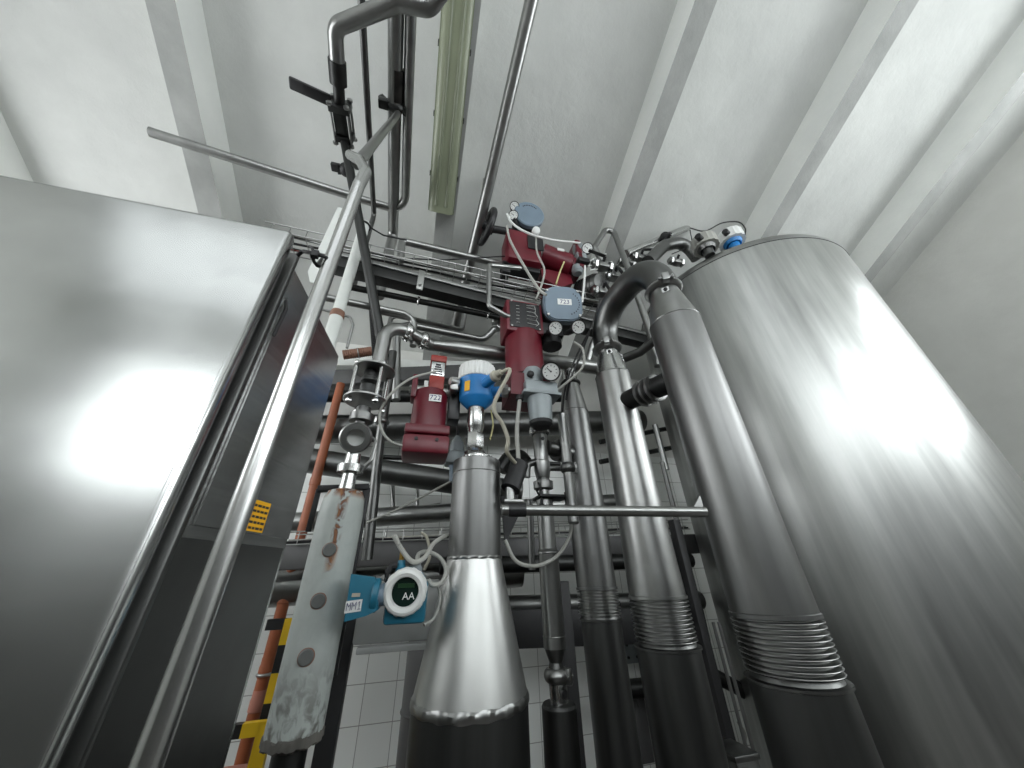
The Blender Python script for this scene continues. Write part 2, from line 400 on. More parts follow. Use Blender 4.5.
# ------------------------------------------------------------------ generic helpers for plant parts
def clampm(m, p, ax, r, t=.018, wing=True, side=None):
    """sanitary clamp: double ring with a hinge bolt and wing nut"""
    ax = V(ax).normalized(); p = V(p)
    m.lathe(p-ax*t/2, ax, [(0, r), (t*.15, r*1.22), (t*.4, r*1.34), (t*.6, r*1.34), (t*.85, r*1.22), (t, r)], 28)
    if wing:
        d = V(side) if side else V((-.6, -.8, 0)); d = (d-ax*d.dot(ax)).normalized(); e = ax.cross(d)
        q = p+d*r*1.4
        m.box(q, (r*.35+.006, r*.35+.006, t*1.1), Matrix((d, e, ax)).transposed(), .001)
        m.cyl(q-e*r*.5, q+e*r*.5, .0035+r*.05, 8)
        m.hexa(q+e*r*.4, e, .006+r*.09, .007)
    return m
def pipe(label, pts, r, fil=.05, mat=ST, name='steel_pipe', cat='pipe', clamps=(), group=None, seg=18, welds=(), extra=None):
    pts = [V(p) for p in pts]
    if not clamps and not extra and not welds:
        m = M(); m.tube(pts, r, fil, seg); return solo(name, m, mat, label, cat, group)
    T = thing(name, label, cat, min(pts, key=lambda q: q.z), group)
    m = M(); m.tube(pts, r, fil, seg); part('pipe_body', m, mat, T)
    for (i, s) in clamps:
        a, b = pts[i], pts[i+1]; m = M(); clampm(m, a.lerp(b, s), b-a, r*1.05, t=max(.016, r*.5)); part('clamp', m, SB, T)
    for (i, s) in welds:
        a, b = pts[i], pts[i+1]; m = M(); m.torus(a.lerp(b, s), b-a, r, .003); part('weld_bead', m, SD, T)
    if extra: extra(T)
    return T
def vpt(px, py, Y):
    p = PY(px, py, Y); return p.x
def bellows(m, X, Y, z0, z1, r0, r1, n):
    prof = []
    for k in range(n):
        a = z0+(z1-z0)*k/n; h = (z1-z0)/n
        prof += [(a, r0), (a+h*.26, r0), (a+h*.34, r1*.975), (a+h*.42, r1*.995), (a+h*.5, r1), (a+h*.58, r1*.995), (a+h*.66, r1*.975), (a+h*.74, r0)]
    prof.append((z1, r0)); m.lathe((X, Y, 0), (0, 0, 1), prof, 40)

# ================================================================== central vessel with the flared base
VX, VY = .249, 1.5
z_top, z_w1, z_neck, z_cone = zc(VX, VY, 462), zc(VX, VY, 475), zc(VX, VY, 558), zc(VX, VY, 697)
rn, rb = .107, .196
T = thing('stainless_vessel', 'insulated stainless vessel with slim neck and shoulder cone standing in the centre', 'vessel', (VX, VY, 0))
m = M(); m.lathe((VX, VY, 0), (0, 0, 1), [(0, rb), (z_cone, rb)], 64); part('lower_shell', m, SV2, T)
m = M(); m.lathe((VX, VY, 0), (0, 0, 1), [(z_cone, rb*1.0), (z_neck, rn)], 64); part('shoulder_cone', m, steel('steel_cone', (.50, .505, .49), .37, grain=(9, 9, .6), bump=.02, var=.05), T)
m = M(); m.lathe((VX, VY, 0), (0, 0, 1), [(z_neck, rn), (z_top-.004, rn), (z_top, rn-.004), (z_top, .03)], 64); part('neck', m, SV, T)
def jw(j, a, rr, tt):
    return rr+.001*math.sin(a*23+j)+.0007*math.sin(a*41), tt+.0018*math.sin(a*17+j)
m = M(); m.lathe((VX, VY, 0), (0, 0, 1), [(z_cone-.014, rb+.001), (z_cone-.008, rb+.0035), (z_cone+.006, rb+.003), (z_cone+.014, rb-.002)], 160, cap=False, jit=jw); part('weld_seam', m, ST, T)
m = M(); m.lathe((VX, VY, 0), (0, 0, 1), [(z_neck-.006, rn+.003), (z_neck, rn+.004), (z_neck+.006, rn+.001)], 120, cap=False, jit=lambda j, a, r, t: (r+.0008*math.sin(a*19+j), t+.001*math.sin(a*13))); part('weld_seam', m, ST, T)
m = M(); m.torus((VX, VY, z_w1), (0, 0, 1), rn, .0022, 60, 8); part('weld_seam', m, SB, T)
m = M(); m.lathe((VX, VY, z_top), (0, 0, 1), [(0, .058), (.004, .064), (.022, .064), (.026, .060), (.030, .052)], 48)
for k in range(14):
    a = 2*math.pi*k/14; m.box((VX+math.cos(a)*.066, VY+math.sin(a)*.066, z_top+.013), (.009, .014, .018), Matrix.Rotation(a, 3, 'Z'), .001)
part('slotted_ring_nut', m, SB, T)
# blue level transmitter standing on the neck
zt = z_top+.030
VX -= .012
T = thing('level_transmitter', 'bright blue level transmitter with a ribbed white cap on the central vessel neck', 'transmitter', (VX, VY, zt))
zs = [zc(VX, VY, p) for p in (449, 434, 428, 410)]
m = M(); m.lathe((VX, VY, 0), (0, 0, 1), [(zt, .046), (zt+.012, .050), (zs[0], .036)], 32); m.hexa((VX, VY, zs[0]), (0, 0, 1), .044, zs[1]-zs[0]); part('hex_adapter', m, SB, T)
m = M(); m.lathe((VX, VY, 0), (0, 0, 1), [(zs[1], .034), (zs[2], .040), (zs[2]+.004, .042), (zs[3], .042), (zs[3]+.012, .040)], 36); part('stem', m, SB, T)
zb0, zb1, zb2, zb3 = zs[3]+.006, zc(VX, VY, 402), zc(VX, VY, 384), zc(VX, VY, 369)
m = M(); m.lathe((VX, VY, 0), (0, 0, 1), [(zb0, .045), (zb1, .082), (zb1+.012, .087), (zb2-.01, .087), (zb2, .093), (zb2+.008, .093)], 40)
m.cyl((VX+.02, VY-.06, zb2-.04), (VX+.06, VY-.135, zb2-.03), .026, 16); m.cyl((VX+.03, VY-.02, zb2-.055), (VX+.125, VY-.05, zb2-.055), .026, 16)
part('housing', m, BLU, T)
def rib(j, a, r, t): return r+(.0035 if (int(a/(2*math.pi)*56) % 2 == 0 and 0 < j < 4) else 0), t
m = M(); m.lathe((VX, VY, 0), (0, 0, 1), [(zb2+.008, .094), (zb2+.012, .096), (zb3-.004, .092), (zb3, .088), (zb3+.004, .07), (zb3+.005, .01)], 112, jit=rib); part('screw_cap', m, WP, T)
m = M(); m.lathe((VX+.06, VY-.135, zb2-.03), (.45, -.85, .1), [(0, .027), (.02, .029), (.03, .02), (.055, .016)], 12); part('cable_gland', m, TAN, T)
m = M(); m.hexa((VX+.12, VY-.05, zb2-.055), (1, -.3, 0), .033, .035); m.cyl((VX+.15, VY-.06, zb2-.055), (VX+.17, VY-.065, zb2-.055), .02); part('blanking_plug', m, SG, T)
m = M(); q = V((VX-.058, VY-.068, zb1+.05)); d = V((-.65, -.76, 0)); m.box(q, (.028, .004, .055), Matrix.Rotation(R(-40), 3, 'Z')); part('yellow_label', m, LBL, T)
m = M(); m.box((VX-.118, VY-.01, zb2-.03), (.04, .06, .075), None, .008); m.cyl((VX-.10, VY-.02, zb2-.02), (VX-.14, VY-.04, zb2-.02), .02); part('side_bracket', m, SG, T)

# ================================================================== insulated tall pipes with bellows
def ipipe(label, X, Y, secs, bel, hole=None, flange=None, extra=None, mat=SV):
    """secs: list of (py, radius) from the floor upward; bel: (py_low, py_high, n)"""
    T = thing('insulated_pipe', label, 'pipe', (X, Y, 0))
    zb0, zb1 = zc(X, Y, bel[1]), zc(X, Y, bel[0])
    r0 = bel[3]; r1 = bel[4]
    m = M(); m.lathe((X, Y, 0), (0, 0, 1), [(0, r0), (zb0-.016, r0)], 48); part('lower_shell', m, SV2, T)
    m = M(); bellows(m, X, Y, zb0, zb1, r1*.88, r1*1.04, bel[2]); part('expansion_bellows', m, ST, T)
    m = M(); m.lathe((X, Y, 0), (0, 0, 1), [(zb0-.02, r0), (zb0-.018, r0+.006), (zb0-.012, r0+.006), (zb0-.01, r1*.97), (zb0, r1*.92)], 48); part('bellows_collar', m, SD, T)
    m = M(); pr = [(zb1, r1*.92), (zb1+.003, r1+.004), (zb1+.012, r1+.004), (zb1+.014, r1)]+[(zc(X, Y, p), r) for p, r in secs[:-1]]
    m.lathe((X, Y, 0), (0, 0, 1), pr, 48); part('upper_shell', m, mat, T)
    m = M(); a, b = secs[-2], secs[-1]; m.lathe((X, Y, 0), (0, 0, 1), [(zc(X, Y, a[0]), a[1]), (zc(X, Y, b[0]), b[1])], 48); part('reducer_cone', m, SB if mat is ST else ST, T)
    m = M(); m.torus((X, Y, zc(X, Y, a[0])), (0, 0, 1), a[1]-.0005, .003, 48, 8); part('weld_bead', m, ST, T)
    if hole:
        h, hr = hole; z = zc(X, Y, h); d = V((-X-.0, -Y, 0)).normalized(); e = V((-d.y, d.x, 0))
        q = V((X, Y, z))+d*(hr+.001)+e*.01; m = M(); rot = Matrix((e, d, V((0, 0, 1)))).transposed()
        m.box(q, (.03, .004, .026), rot); part('nameplate', m, SB, T); m = M(); m.lathe(q, d, [(0, .009), (.006, .008), (.007, .004)], 14); part('plug', m, BKM, T)
    if extra: extra(T)
    return T
# middle one
X3, Y3 = .878, 1.7
r575 = lambda py, px, w: RY(px, py, Y3, w)
ipipe('slimmest bellows pipe, standing between the slim clamped pipe and the pipe with side branch', X3, Y3,
      [(500, r575(500, 584, 36)), (413, r575(413, 571, 28)), (386, r575(386, 569, 17))], (590, 615, 8, r575(625, 600, 40), r575(590, 594, 40)))
# pipe with the side branch
X2, Y2 = .955, 1.35
r2 = lambda py, px, w: RY(px, py, Y2, w)
RTOP = .088
ipipe('upright pipe with a stubby side branch and bellows, second from the tank', X2, Y2,
      [(500, .096), (377, .090), (352, .054)], (599, 641, 10, .112, .106), hole=(358, .064), mat=ST)
# big pipe by the tank
X1, Y1 = 1.0, .9
ZF1 = zc(X1, Y1, 292)
ipipe('widest upright bellows pipe standing right in front of the big tank', X1, Y1,
      [(500, .105), (325, .102), (293, .060)], (617, 672, 10, .110, .106), hole=(300, .070), mat=SV)
ZF2 = zc(X2, Y2, 350)
a, b = V((X2, Y2, ZF2)), V((X1, Y1, ZF1))
T = thing('crossover_bend', 'dark steel crossover bend linking the two widest bellows pipes at their tops', 'pipe bend', a)
top = max(a.z, b.z)
RB = .075
mid = [a, V((a.x, a.y, a.z+.04))]
mid2 = [V((b.x, b.y, b.z+.03)), b]
hh = .235
pts = [a, a+V((0, 0, hh)), b+V((0, 0, hh)), b]
m = M(); m.tube(pts, .070, .19, 32, n=14); part('pipe_body', m, SD, T)
for p in (a, b):
    m = M(); clampm(m, p+V((0, 0, .005)), (0, 0, 1), .062, .036, side=(-.6, -1, 0)); part('clamp', m, ST, T)
# side branch between the two
p0 = V((X2, Y2, zc(X2, Y2, 405))); p1 = V((X1, Y1, zc(X1, Y1, 372)))
T = thing('branch_pipe', 'short thick branch with ribbed clamp joining the widest pipe to its neighbour', 'pipe', p0)
d = (p1-p0).normalized()
m = M(); m.cyl(p0+d*.06, p1-d*.08, .048, 28); part('pipe_body', m, SX, T)
for s in (.40, .48, .56):
    m = M(); m.lathe(p0.lerp(p1, s), d, [(0, .055), (.003, .064), (.015, .064), (.018, .055)], 28); part('ring', m, ST, T)

# ================================================================== tank
TX, TY, TR, TZ_ = 2.76, 1.8, .85, 3.6
T = thing('storage_tank', 'huge round stainless storage tank with domed top at the right', 'tank', (TX, TY, 0))
m = M(); m.lathe((TX, TY, 0), (0, 0, 1), [(.35, TR*.9), (.42, TR), (TZ_, TR)], 128); part('shell', m, ST_TANK, T)
m = M(); pr = [(TZ_, TR)]
for k in range(1, 11):
    a = k/10*math.pi/2; pr.append((TZ_+.13*math.sin(a)*1.0, TR*(.12+.88*math.cos(a)) if k < 10 else .1))
m.lathe((TX, TY, 0), (0, 0, 1), [(TZ_, TR), (TZ_+.035, TR-.004), (TZ_+.07, TR-.02), (TZ_+.105, TR-.06), (TZ_+.15, TR-.16), (TZ_+.21, TR-.35), (TZ_+.26, .1)], 128); part('domed_top', m, ST, T)
m = M(); m.torus((TX, TY, TZ_), (0, 0, 1), TR, .0035, 128, 6); part('seam', m, SX, T)
for k in range(4):
    a = R(45+90*k); m = M(); m.cyl((TX+.7*math.cos(a), TY+.7*math.sin(a), 0), (TX+.7*math.cos(a), TY+.7*math.sin(a), .42), .05); part('leg', m, ST, T)

# ================================================================== cabinet at the left
CX = -.343; zT = zc(CX, .6, 229)
T = thing('steel_cabinet', 'tall brushed stainless cabinet with raised door filling the left side', 'cabinet', (-1.0, .8, 0))
m = M(); m.prism([(-1.75, .665, 0), (-.36, .665, 0), (-.285, .97, 0), (-.30, 1.0, 0), (-1.75, 1.0, 0)], (0, 0, 2.10))
m.prism([(-.36, .665, 2.10), (-.285, .97, 2.10), (-.36, .665, 2.17)], (-1.2, 0, 0)); part('body', m, SS, T)
m = M(); m.box(((CX-.7), .618, zT-1.0), (1.4, .034, 2.0), None, .012, 3); part('door', m, steel('steel_door', (.50, .51, .50), .22, grain=(1.5, 1.5, 1.5), bump=.05, var=.16), T)
m = M(); m.box((-1.05, .645, 1.1), (1.37, .024, 2.12)); part('door_gasket', m, BK, T)
m = M(); m.box((-1.055, .663, 1.09), (1.43, .014, 2.19), None, .004); part('door_surround', m, SD, T)
m = M(); m.box((-1.06, .683, 1.05), (1.41, .03, 2.1)); part('recess', m, BK, T)
# side sheets
def on_side(y, z, off=.002):   # a point on the slanted right face
    s = (y-.665)/(.97-.665); return V((-.36+.075*s+off, y, z))
def pl(name, y0, y1, z0, z1, mat, off, t=.004, label=None):
    m = M(); a, b, c, d_ = on_side(y0, z0, off), on_side(y1, z0, off), on_side(y1, z1, off), on_side(y0, z1, off)
    m.prism([a, b, c, d_], V((t, -t*.25, 0))); return part(name, m, mat, T, label)
zsp = PY(262, 538, .82).z
pl('side_sheet', .70, .965, zsp+.01, 2.08, SS, .001)
pl('lower_side_sheet', .68, .955, .1, zsp-.01, SD, .001)
# yellow notice
lb = PY(267, 517, .84)
o = pl('warning_label', .80, .865, lb.z-.028, lb.z+.030, LBL, .0055, .001, 'yellow warning label with dark lines')
for k in range(5):
    z = lb.z+.020-k*.0105
    m = M()
    y = .806
    for q in range(5):
        w = (.009, .007, .011, .008, .010)[(q+k) % 5]
        a = on_side(y, z, .0068); b = on_side(y+w, z, .0068); y += w+.0025
        m.bar(a, b, .0006, .0045, bev=0)
    part('label_lines', m, INK, o)
for (y, z) in ((.80, 1.33), (.86, 1.20), (.78, 1.26)):
    q = on_side(y, z, .004); m = M(); m.lathe(q, (1, -.2, 0), [(0, .014), (.003, .012), (.004, .004)], 16); part('rivet', m, SX, T)
q = on_side(.69, 2.06, .01); m = M(); m.tube([q, q+V((.012, -.01, -.03)), q+V((.004, 0, -.10))], .004, .01, 8); part('hook', m, BKM, T)

def zp(px, py, z=4.0): return PZ(px, py, z)
# tall bright riser in front of the cabinet
DX = -.239; RQ = .55; zt2 = zc(DX, RQ, 168)
def ex(T):
    m = M(); q = V((DX, RQ, zc(DX, RQ, 262)))
    m.torus(q, (0, 0, 1), .0165, .0035, 20, 8); m.tube([q+V((-.012, .012, 0)), PY(325, 256, .60), PY(303, 251, .65), PY(297, 256, .66)], .0045, .01, 8)
    m.tube([q+V((-.012, -.016, 0)), q+V((-.018, -.02, .014)), q+V((-.026, -.016, .02))], .003, .006, 8); m.box(q+V((-.010, -.017, 0)), (.013, .01, .015)); part('pipe_hanger', m, BKM, T)
pipe('bright riser pipe rising in front of the cabinet side', [(DX, RQ, 0), PY(358.5, 186, RQ), PY(366, 172, .56), PY(360, 160, .59), PY(350, 155, .66)], .0142, .02, SB, extra=ex, clamps=())
pipe('slender pipe running from the riser top up to the clamp of the thick overhead pair', [PY(357, 164, .70), zp(398, 114, 3.9)], .018, None, ST)

# ================================================================== pipes high at upper left
ZT = 4.0
def zp(px, py, z=ZT): return PZ(px, py, z)
rA = rad(397, 100, zp(397, 100), 14)
e0 = zp(397, -60); e1 = zp(393, 235)
def ex_tw(T):
    m = M(); c = zp(396, 106); d = (e1-e0).normalized(); clampm(m, c, d, rA*1.0, .05, side=(1, 0, -.3))
    m.box(c+V((-.068, 0, -.01)), (.06, .05, .05), None, .006); m.hexa(c+V((-.085, 0, .02)), (0, 0, 1), .024, .03); part('saddle_clamp', m, SX, T)
    m = M(); m.tube([zp(397, 68), zp(396.6, 100)], rA*1.02, None, 20); part('black_stain', m, paint('scorched_steel', (.03, .028, .025), .6, metal=.6, var=.8, sc=14), T)
pipe('left one of the two thick parallel pipes overhead, dropping behind the cable tray', [e0, e1, V((e1.x, e1.y, 3.3))], rA, .06, ST, extra=ex_tw)
r0 = zp(413, -60); r1 = zp(405, 212)
n0 = zp(150, 132)
nR = rad(300, 178, zp(300, 178), 9.5)
pipe('pipe running overhead beside the thick one then bending left above the cabinet', [r0, r1, zp(360, 199), n0], rA*.72, .13, ST)
# thin pipe behind
pipe('thin straight pipe overhead between the lever valve pipe and the thick pair', [zp(359, -40, 3.95), zp(374, 215, 3.95), V((zp(374, 215, 3.95).x, zp(374, 215, 3.95).y, 3.2))], rad(366, 100, zp(366, 100, 3.95), 6.5), .04, SD)
# ceiling conduit pipe
pipe('straight pipe hung under the roof, slanting past the strip light', [PRF(541, -40, .42), PRF(487, 192, .42), PRF(455, 325, .42)], rad(509, 96, PRF(509, 96, .42), 12.5), .1, ST,
     extra=lambda T: part('hanger_bracket', M().bar(PRF(483, 208, .42), PRF(483, 208, .42)+V((0, 0, .40)), .02, .03, up=(0, 1, 0)), SG, T))
# lever valve line
ZV = 3.85
v = lambda px, py: PZ(px, py, ZV)
rv = rad(335, 70, v(335, 70), 15); rv2 = rad(350, 190, v(350, 190), 9.5)
T = thing('valve_pipe', 'overhead pipe with a black lever ball valve, at the upper left', 'pipe', v(383, 345))
m = M(); m.tube([v(445, -14), v(430, 8), v(398, 2), v(335, 27), v(337, 62)], rv, .07, 20, n=10); part('upper_bend', m, ST, T)
m = M(); m.tube([v(337, 60), v(338.5, 84)], rv*1.18, None, 20); part('socket', m, SX, T)
m = M(); m.tube([v(338.5, 84), v(340, 110)], rv*.8, None, 18); m.tube([v(344, 138), PY(384, 356, 1.55)], rv2*.85, None, 18); part('lower_pipe', m, SX, T)
dv = (v(345, 140)-v(340, 106)).normalized(); vb = v(342.5, 122); L = (v(345, 144)-v(340, 103)).length
sd = V((1, 0, 0)); sd = (sd-dv*sd.dot(dv)).normalized(); ud = sd.cross(dv)
rot = Matrix((sd, dv, ud)).transposed()
m = M(); m.box(vb, (rv*2.1, L*.55, rv*2.1), rot, .008); m.box(vb-dv*L*.36, (rv*2.9, L*.16, rv*2.9), rot, .004); m.box(vb+dv*L*.36, (rv*2.7, L*.16, rv*2.7), rot, .004)
part('valve_body', m, SX, T)
for sx in (-1, 1):
    for sy in (-1, 1):
        c = vb+sd*sx*rv*1.2+ud*sy*rv*1.2; m = M(); m.cyl(c-dv*L*.5, c+dv*L*.5, .007, 8)
        m.hexa(c-dv*L*.5, dv, .016, .016); m.hexa(c+dv*L*.44, dv, .016, .016); part('bolt', m, ST, T)
hv0 = v(331, 101); hv1 = v(289, 82)
m = M(); m.cyl(v(331, 102), vb-dv*L*.2, .010, 8)
part('lever_neck', m, SB, T)
m = M(); m.bar(hv0, hv1, .062, .022, bev=.010); part('lever_handle', m, BK, T, 'black lever handle')
m = M(); c = v(347, 170); clampm(m, c, dv, rv2*1.15, .06, side=(-1, 0, -.2)); m.box(c-sd*.06, (.07, .05, .03), rot, .004); part('pipe_clamp', m, BKM, T)
# white hanger plate and white drain pipe
hx = PY(327, 235, 1.25)
m = M(); z1_, z0_ = zc(hx.x, 1.25, 207), zc(hx.x, 1.25, 282)
m.prism([(hx.x+.0, 1.25, z1_), (hx.x+.022, 1.25, z1_), (hx.x+.022, 1.25, z0_), (hx.x+.004, 1.25, z0_), (hx.x-.02, 1.25, z0_+.06)], (0, .008, 0)); 
solo('hanger_plate', m, WM, 'flat white hanger plate with pointed lower end behind the bright riser pipe', 'bracket')
wx = PY(351, 270, 1.5).x; wz = zc(wx, 1.5, 224)
T = thing('white_pipe', 'white painted upright pipe with open top and rust streak behind the riser', 'pipe', (wx, 1.5, 0))
wr = RY(350, 270, 1.5, 12.5); zs_ = zc(wx, 1.5, 312)
m = M(); m.lathe((wx, 1.5, 0), (0, 0, 1), [(0, wr), (zs_-.015, wr), (zs_, wr*.9), (wz-.02, wr*.9), (wz-.018, wr*.98), (wz, wr*.98), (wz, wr*.8), (wz-.1, wr*.8)], 28); part('pipe_body', m, WM, T)
m = M(); m.lathe((wx, 1.5, 0), (0, 0, 1), [(zs_-.04, wr*1.01), (zs_-.03, wr*1.1), (zs_-.012, wr*1.1), (zs_, wr*1.0)], 28); part('rusty_collar', m, BRN, T)
m = M(); m.torus((wx, 1.5, wz-.02), (0, 0, 1), wr*1.04, .006); q = V((wx, 1.5, wz-.02)); m.tube([q+V((wr, 0, 0)), q+V((.12, 0, -.05)), q+V((.26, 0, -.05))], .005, .02, 8); part('strap', m, BKM, T)

# ================================================================== upper cable tray, box beam and its pipes
ZU = 3.3
def hz(a, b, z): return PZ(*a, z), PZ(*b, z)
a, b = hz((330, 263), (650, 343), 3.17)
da = (b-a).normalized()
T = thing('box_beam', 'long square steel beam carrying the upper cable tray across the picture', 'beam', (a+b)/2)
m = M(); m.bar(a, b, .09, .10, bev=.006); part('beam_body', m, SX, T)
m = M(); m.bar(a+V((0, -.05, .045)), b+V((0, -.05, .045)), .012, .03, bev=.002); part('top_lip', m, ST, T)
for s in (.22, .62):
    c = a.lerp(b, s); m = M(); m.bar(c-da*.02+V((0, -.05, 0)), c+da*.02+V((0, -.05, 0)), .012, .17); m.hexa(c+V((0, -.06, -.05)), (0, -1, 0), .012, .01); part('saddle', m, SG, T)
a2, b2 = hz((345, 286), (560, 330), 3.12)
pipe('dark slim pipe running just under the upper box beam', [a2, b2], rad(450, 305, (a2+b2)/2, 6), .1, SX, clamps=((0, .3), (0, .62)))
# tray
ta, tb = hz((262, 228), (612, 304), ZU)
tn = V((-(tb-ta).y, (tb-ta).x, 0)).normalized()
def trayf(name, label, ta, tb, tn, w, h, nr, mat):
    T = thing(name, label, 'cable tray', ta.lerp(tb, .5))
    for s in (0, 1):
        for hh_ in (0, h):
            m = M(); m.tube([ta+tn*w*s+V((0, 0, hh_)), tb+tn*w*s+V((0, 0, hh_))], .004, None, 8); part('side_wire', m, mat, T)
    for k in range(nr):
        c = ta.lerp(tb, (k+.5)/nr); m = M()
        m.tube([c+V((0, 0, h)), c, c+tn*w, c+tn*w+V((0, 0, h))], .003, .006, 6); part('cross_wire', m, mat, T)
trayf('cable_tray', 'upper wire cable tray running from cabinet top to the red actuators', ta, tb, tn, .17, .06, 26, ST)
cols = [CBL, BK, ST, BK, CBL, SG, BK, REDO, CBL]
nmc = ['grey', 'black', 'steel sheathed', 'thick black', 'pale grey', 'dull zinc', 'thin black', 'red', 'loose grey']
for k in range(9):
    off = tn*(.012+.018*k)+V((0, 0, .008+.009*(k % 3)))
    pts = []
    n = 14
    for i in range(n+1):
        s = i/n; pts.append(ta.lerp(tb, s)+off+V((0, 0, .006*math.sin(i*1.7+k)))+tn*.006*math.sin(i*1.1+2*k))
    if nmc[k] == 'red': pts = pts[:5]
    m = M(); m.tube(pts, (.006, .0045, .006, .0075, .005, .004, .0035, .004, .005)[k], None, 8)
    solo('cable', m, cols[k], '%s cable lying in the upper tray, %s from the tray front edge' % (nmc[k], ('first', 'second', 'third', 'fourth', 'fifth', 'sixth', 'seventh', 'eighth', 'ninth')[k]), 'cable', 'cables in the upper tray')
# loose black cable sagging to the upper actuator
m = M(); m.tube([PY(398, 258, 1.7), PY(440, 260, 1.65), PY(475, 258, 1.65), PY(508, 256, 1.7)], .005, .1, 8)
solo('cable', m, BK, 'black cable stretched over the upper tray to the red handwheel actuator', 'cable')

# small pipes around the beam
def pyp(label, pl_, w, fil=.03, mat=ST, **k):
    pts = [PY(*p) for p in pl_]; i = len(pl_)//2
    return pipe(label, pts, rad(pl_[i][0], pl_[i][1], pts[i], w)*.98, fil, mat, **k)
pyp('slim bright pipe above the tray, bent down at its left end', [(400, 262, 1.72), (402, 241, 1.72), (470, 257, 1.8), (590, 285, 1.9)], 7)
pyp('short bracket-shaped pipe loop in front of the upper beam', [(520, 268, 1.50), (489, 265, 1.42), (489, 306, 1.42), (506, 316, 1.42), (530, 322, 1.45)], 5.5)
pyp('thin pipe below the beam turning up at its right end', [(380, 312, 2.0), (462, 330, 2.05), (468, 300, 2.05)], 5)
pyp('pipe from the riser bending down beside the long horizontal pipe', [(318, 296, 1.5), (405, 314, 1.6), (414, 321, 1.62), (413, 346, 1.62)], 7, .06)
pyp('pipe looping up to a hexagon union below the beam', [(396, 400, 1.9), (397, 328, 1.9), (410, 325, 1.9), (484, 340, 1.95), (497, 326, 1.9), (498, 308, 1.9)], 7, .08,
    extra=lambda T: part('union_nut', M().hexa(PY(496, 327, 1.9)-V((0, 0, .02)), (0.05, 0, 1), .042, .05).lathe(PY(496, 327, 1.9)+V((0, 0, .03)), (0, 0, 1), [(0, .034), (.01, .04), (.03, .04), (.04, .03)], 20), ST, T))
pyp('short bright pipe leaning behind the big elbow at left', [(385, 340, 2.1), (391, 318, 2.1), (396, 316, 2.1)], 5)
pyp('thin wire-like pipe hook near the white pipe foot', [(320, 309, 1.5), (350, 317, 1.5), (353, 325, 1.5), (347, 348, 1.5)], 3, .02)

T = thing('braided_hose', 'dark ribbed flexible hose hanging below the valve pipe behind the slim pipes', 'hose', PY(379, 362, 1.75))
A_ = PY(374, 306, 1.75); B_ = V((PY(379, 360, 1.75).x, 1.75, PY(379, 362, 1.75).z)); L_ = (B_-A_).length; pr = []
for k in range(34): pr += [(L_*k/34, .028), (L_*(k+.5)/34, .033)]
m = M(); m.lathe(A_, B_-A_, pr, 16); part('hose_body', m, BKM, T)
m = M(); m.cyl(A_+(A_-B_).normalized()*.04, A_, .03, 16); part('hose_ferrule', m, SX, T)

# ================================================================== long pipe from left assembly to third bellows pipe
ZL = zc(X3, Y3, 366)
q = lambda px, py: PZ(px, py, ZL)
lf = PZ(377, 345, ZL)
XR2, YR2 = -.27, 1.45
zfl = zc(XR2+.04, YR2, 371)
T = thing('horizontal_pipe', 'long horizontal stainless pipe with elbow and reducer behind the red actuators', 'pipe', q(450, 350))
rl0 = rad(385, 345, q(385, 345), 12.5); rl1 = rad(480, 352, q(480, 352), 15)
ax0 = V((-.255, YR2+.06, zfl))
m = M(); m.tube([ax0, V((ax0.x, ax0.y, q(400, 341).z)), q(432, 345)], rl0*1.02, .11, 20, n=10); part('elbow', m, ST, T)
dq = (q(600, 368)-q(432, 345)).normalized()
m = M(); a = q(428, 344.5); b = q(458, 348.5); m.lathe(a, b-a, [(0, rl0), ((b-a).length*.45, rl0), ((b-a).length, rl1)], 28); m.cyl(b, q(604, 368.5), rl1, 28); part('reducer_and_run', m, ST, T)
for px in (403, 421):
    cn_ = V((ax0.x, ax0.y, ZL)); m = M(); clampm(m, cn_.lerp(q(432, 345), .42 if px == 403 else .78), q(432, 345)-cn_, rl0*1.1, .045, side=(0, -.4, -1)); part('clamp', m, SB, T)
m = M(); tp = V((X3, Y3, ZL)); m.cyl(V((X3, Y3, zc(X3, Y3, 384))), tp, rl1*1.02, 24); part('drop_leg', m, SB, T)
m = M(); clampm(m, V((X3, Y3, zc(X3, Y3, 384))), (0, 0, 1), rl1*1.05, .035); part('clamp', m, SX, T)

# ================================================================== rust-streaked insulated pipe and its valve stack
RX, RYY = -.270, 1.45
zt_, zb_ = zc(RX, RYY, 490), zc(RX, RYY, 738)
RUST_TOP, RUST_BOT, RUST_X = zt_-zb_+.45-.0, .45, .012
RUS = rusty()
T = thing('rust_streaked_pipe', 'pale grey-green clad pipe with rust run and three plugs beside the cabinet', 'pipe', (RX, RYY, 0))
ro = .0765
def jb(j, a, r, t): return (r+.0015*math.sin(a*9), t+.003*math.sin(a*7)+.002*math.sin(a*15)) if j < 2 else (r, t)
m = M(); m.lathe((RX, RYY, 0), (0, 0, 1), [(zb_, ro*.93), (zb_+.004, ro*.99), (zb_+.02, ro), (zt_-.09, ro), (zt_-.03, ro*.93), (zt_-.008, ro*.8), (zt_, ro*.5)], 64, jit=jb)
RUST_TOP, RUST_BOT = zt_, zb_
RUS = rusty(); o = part('cladding', m, RUS, T)
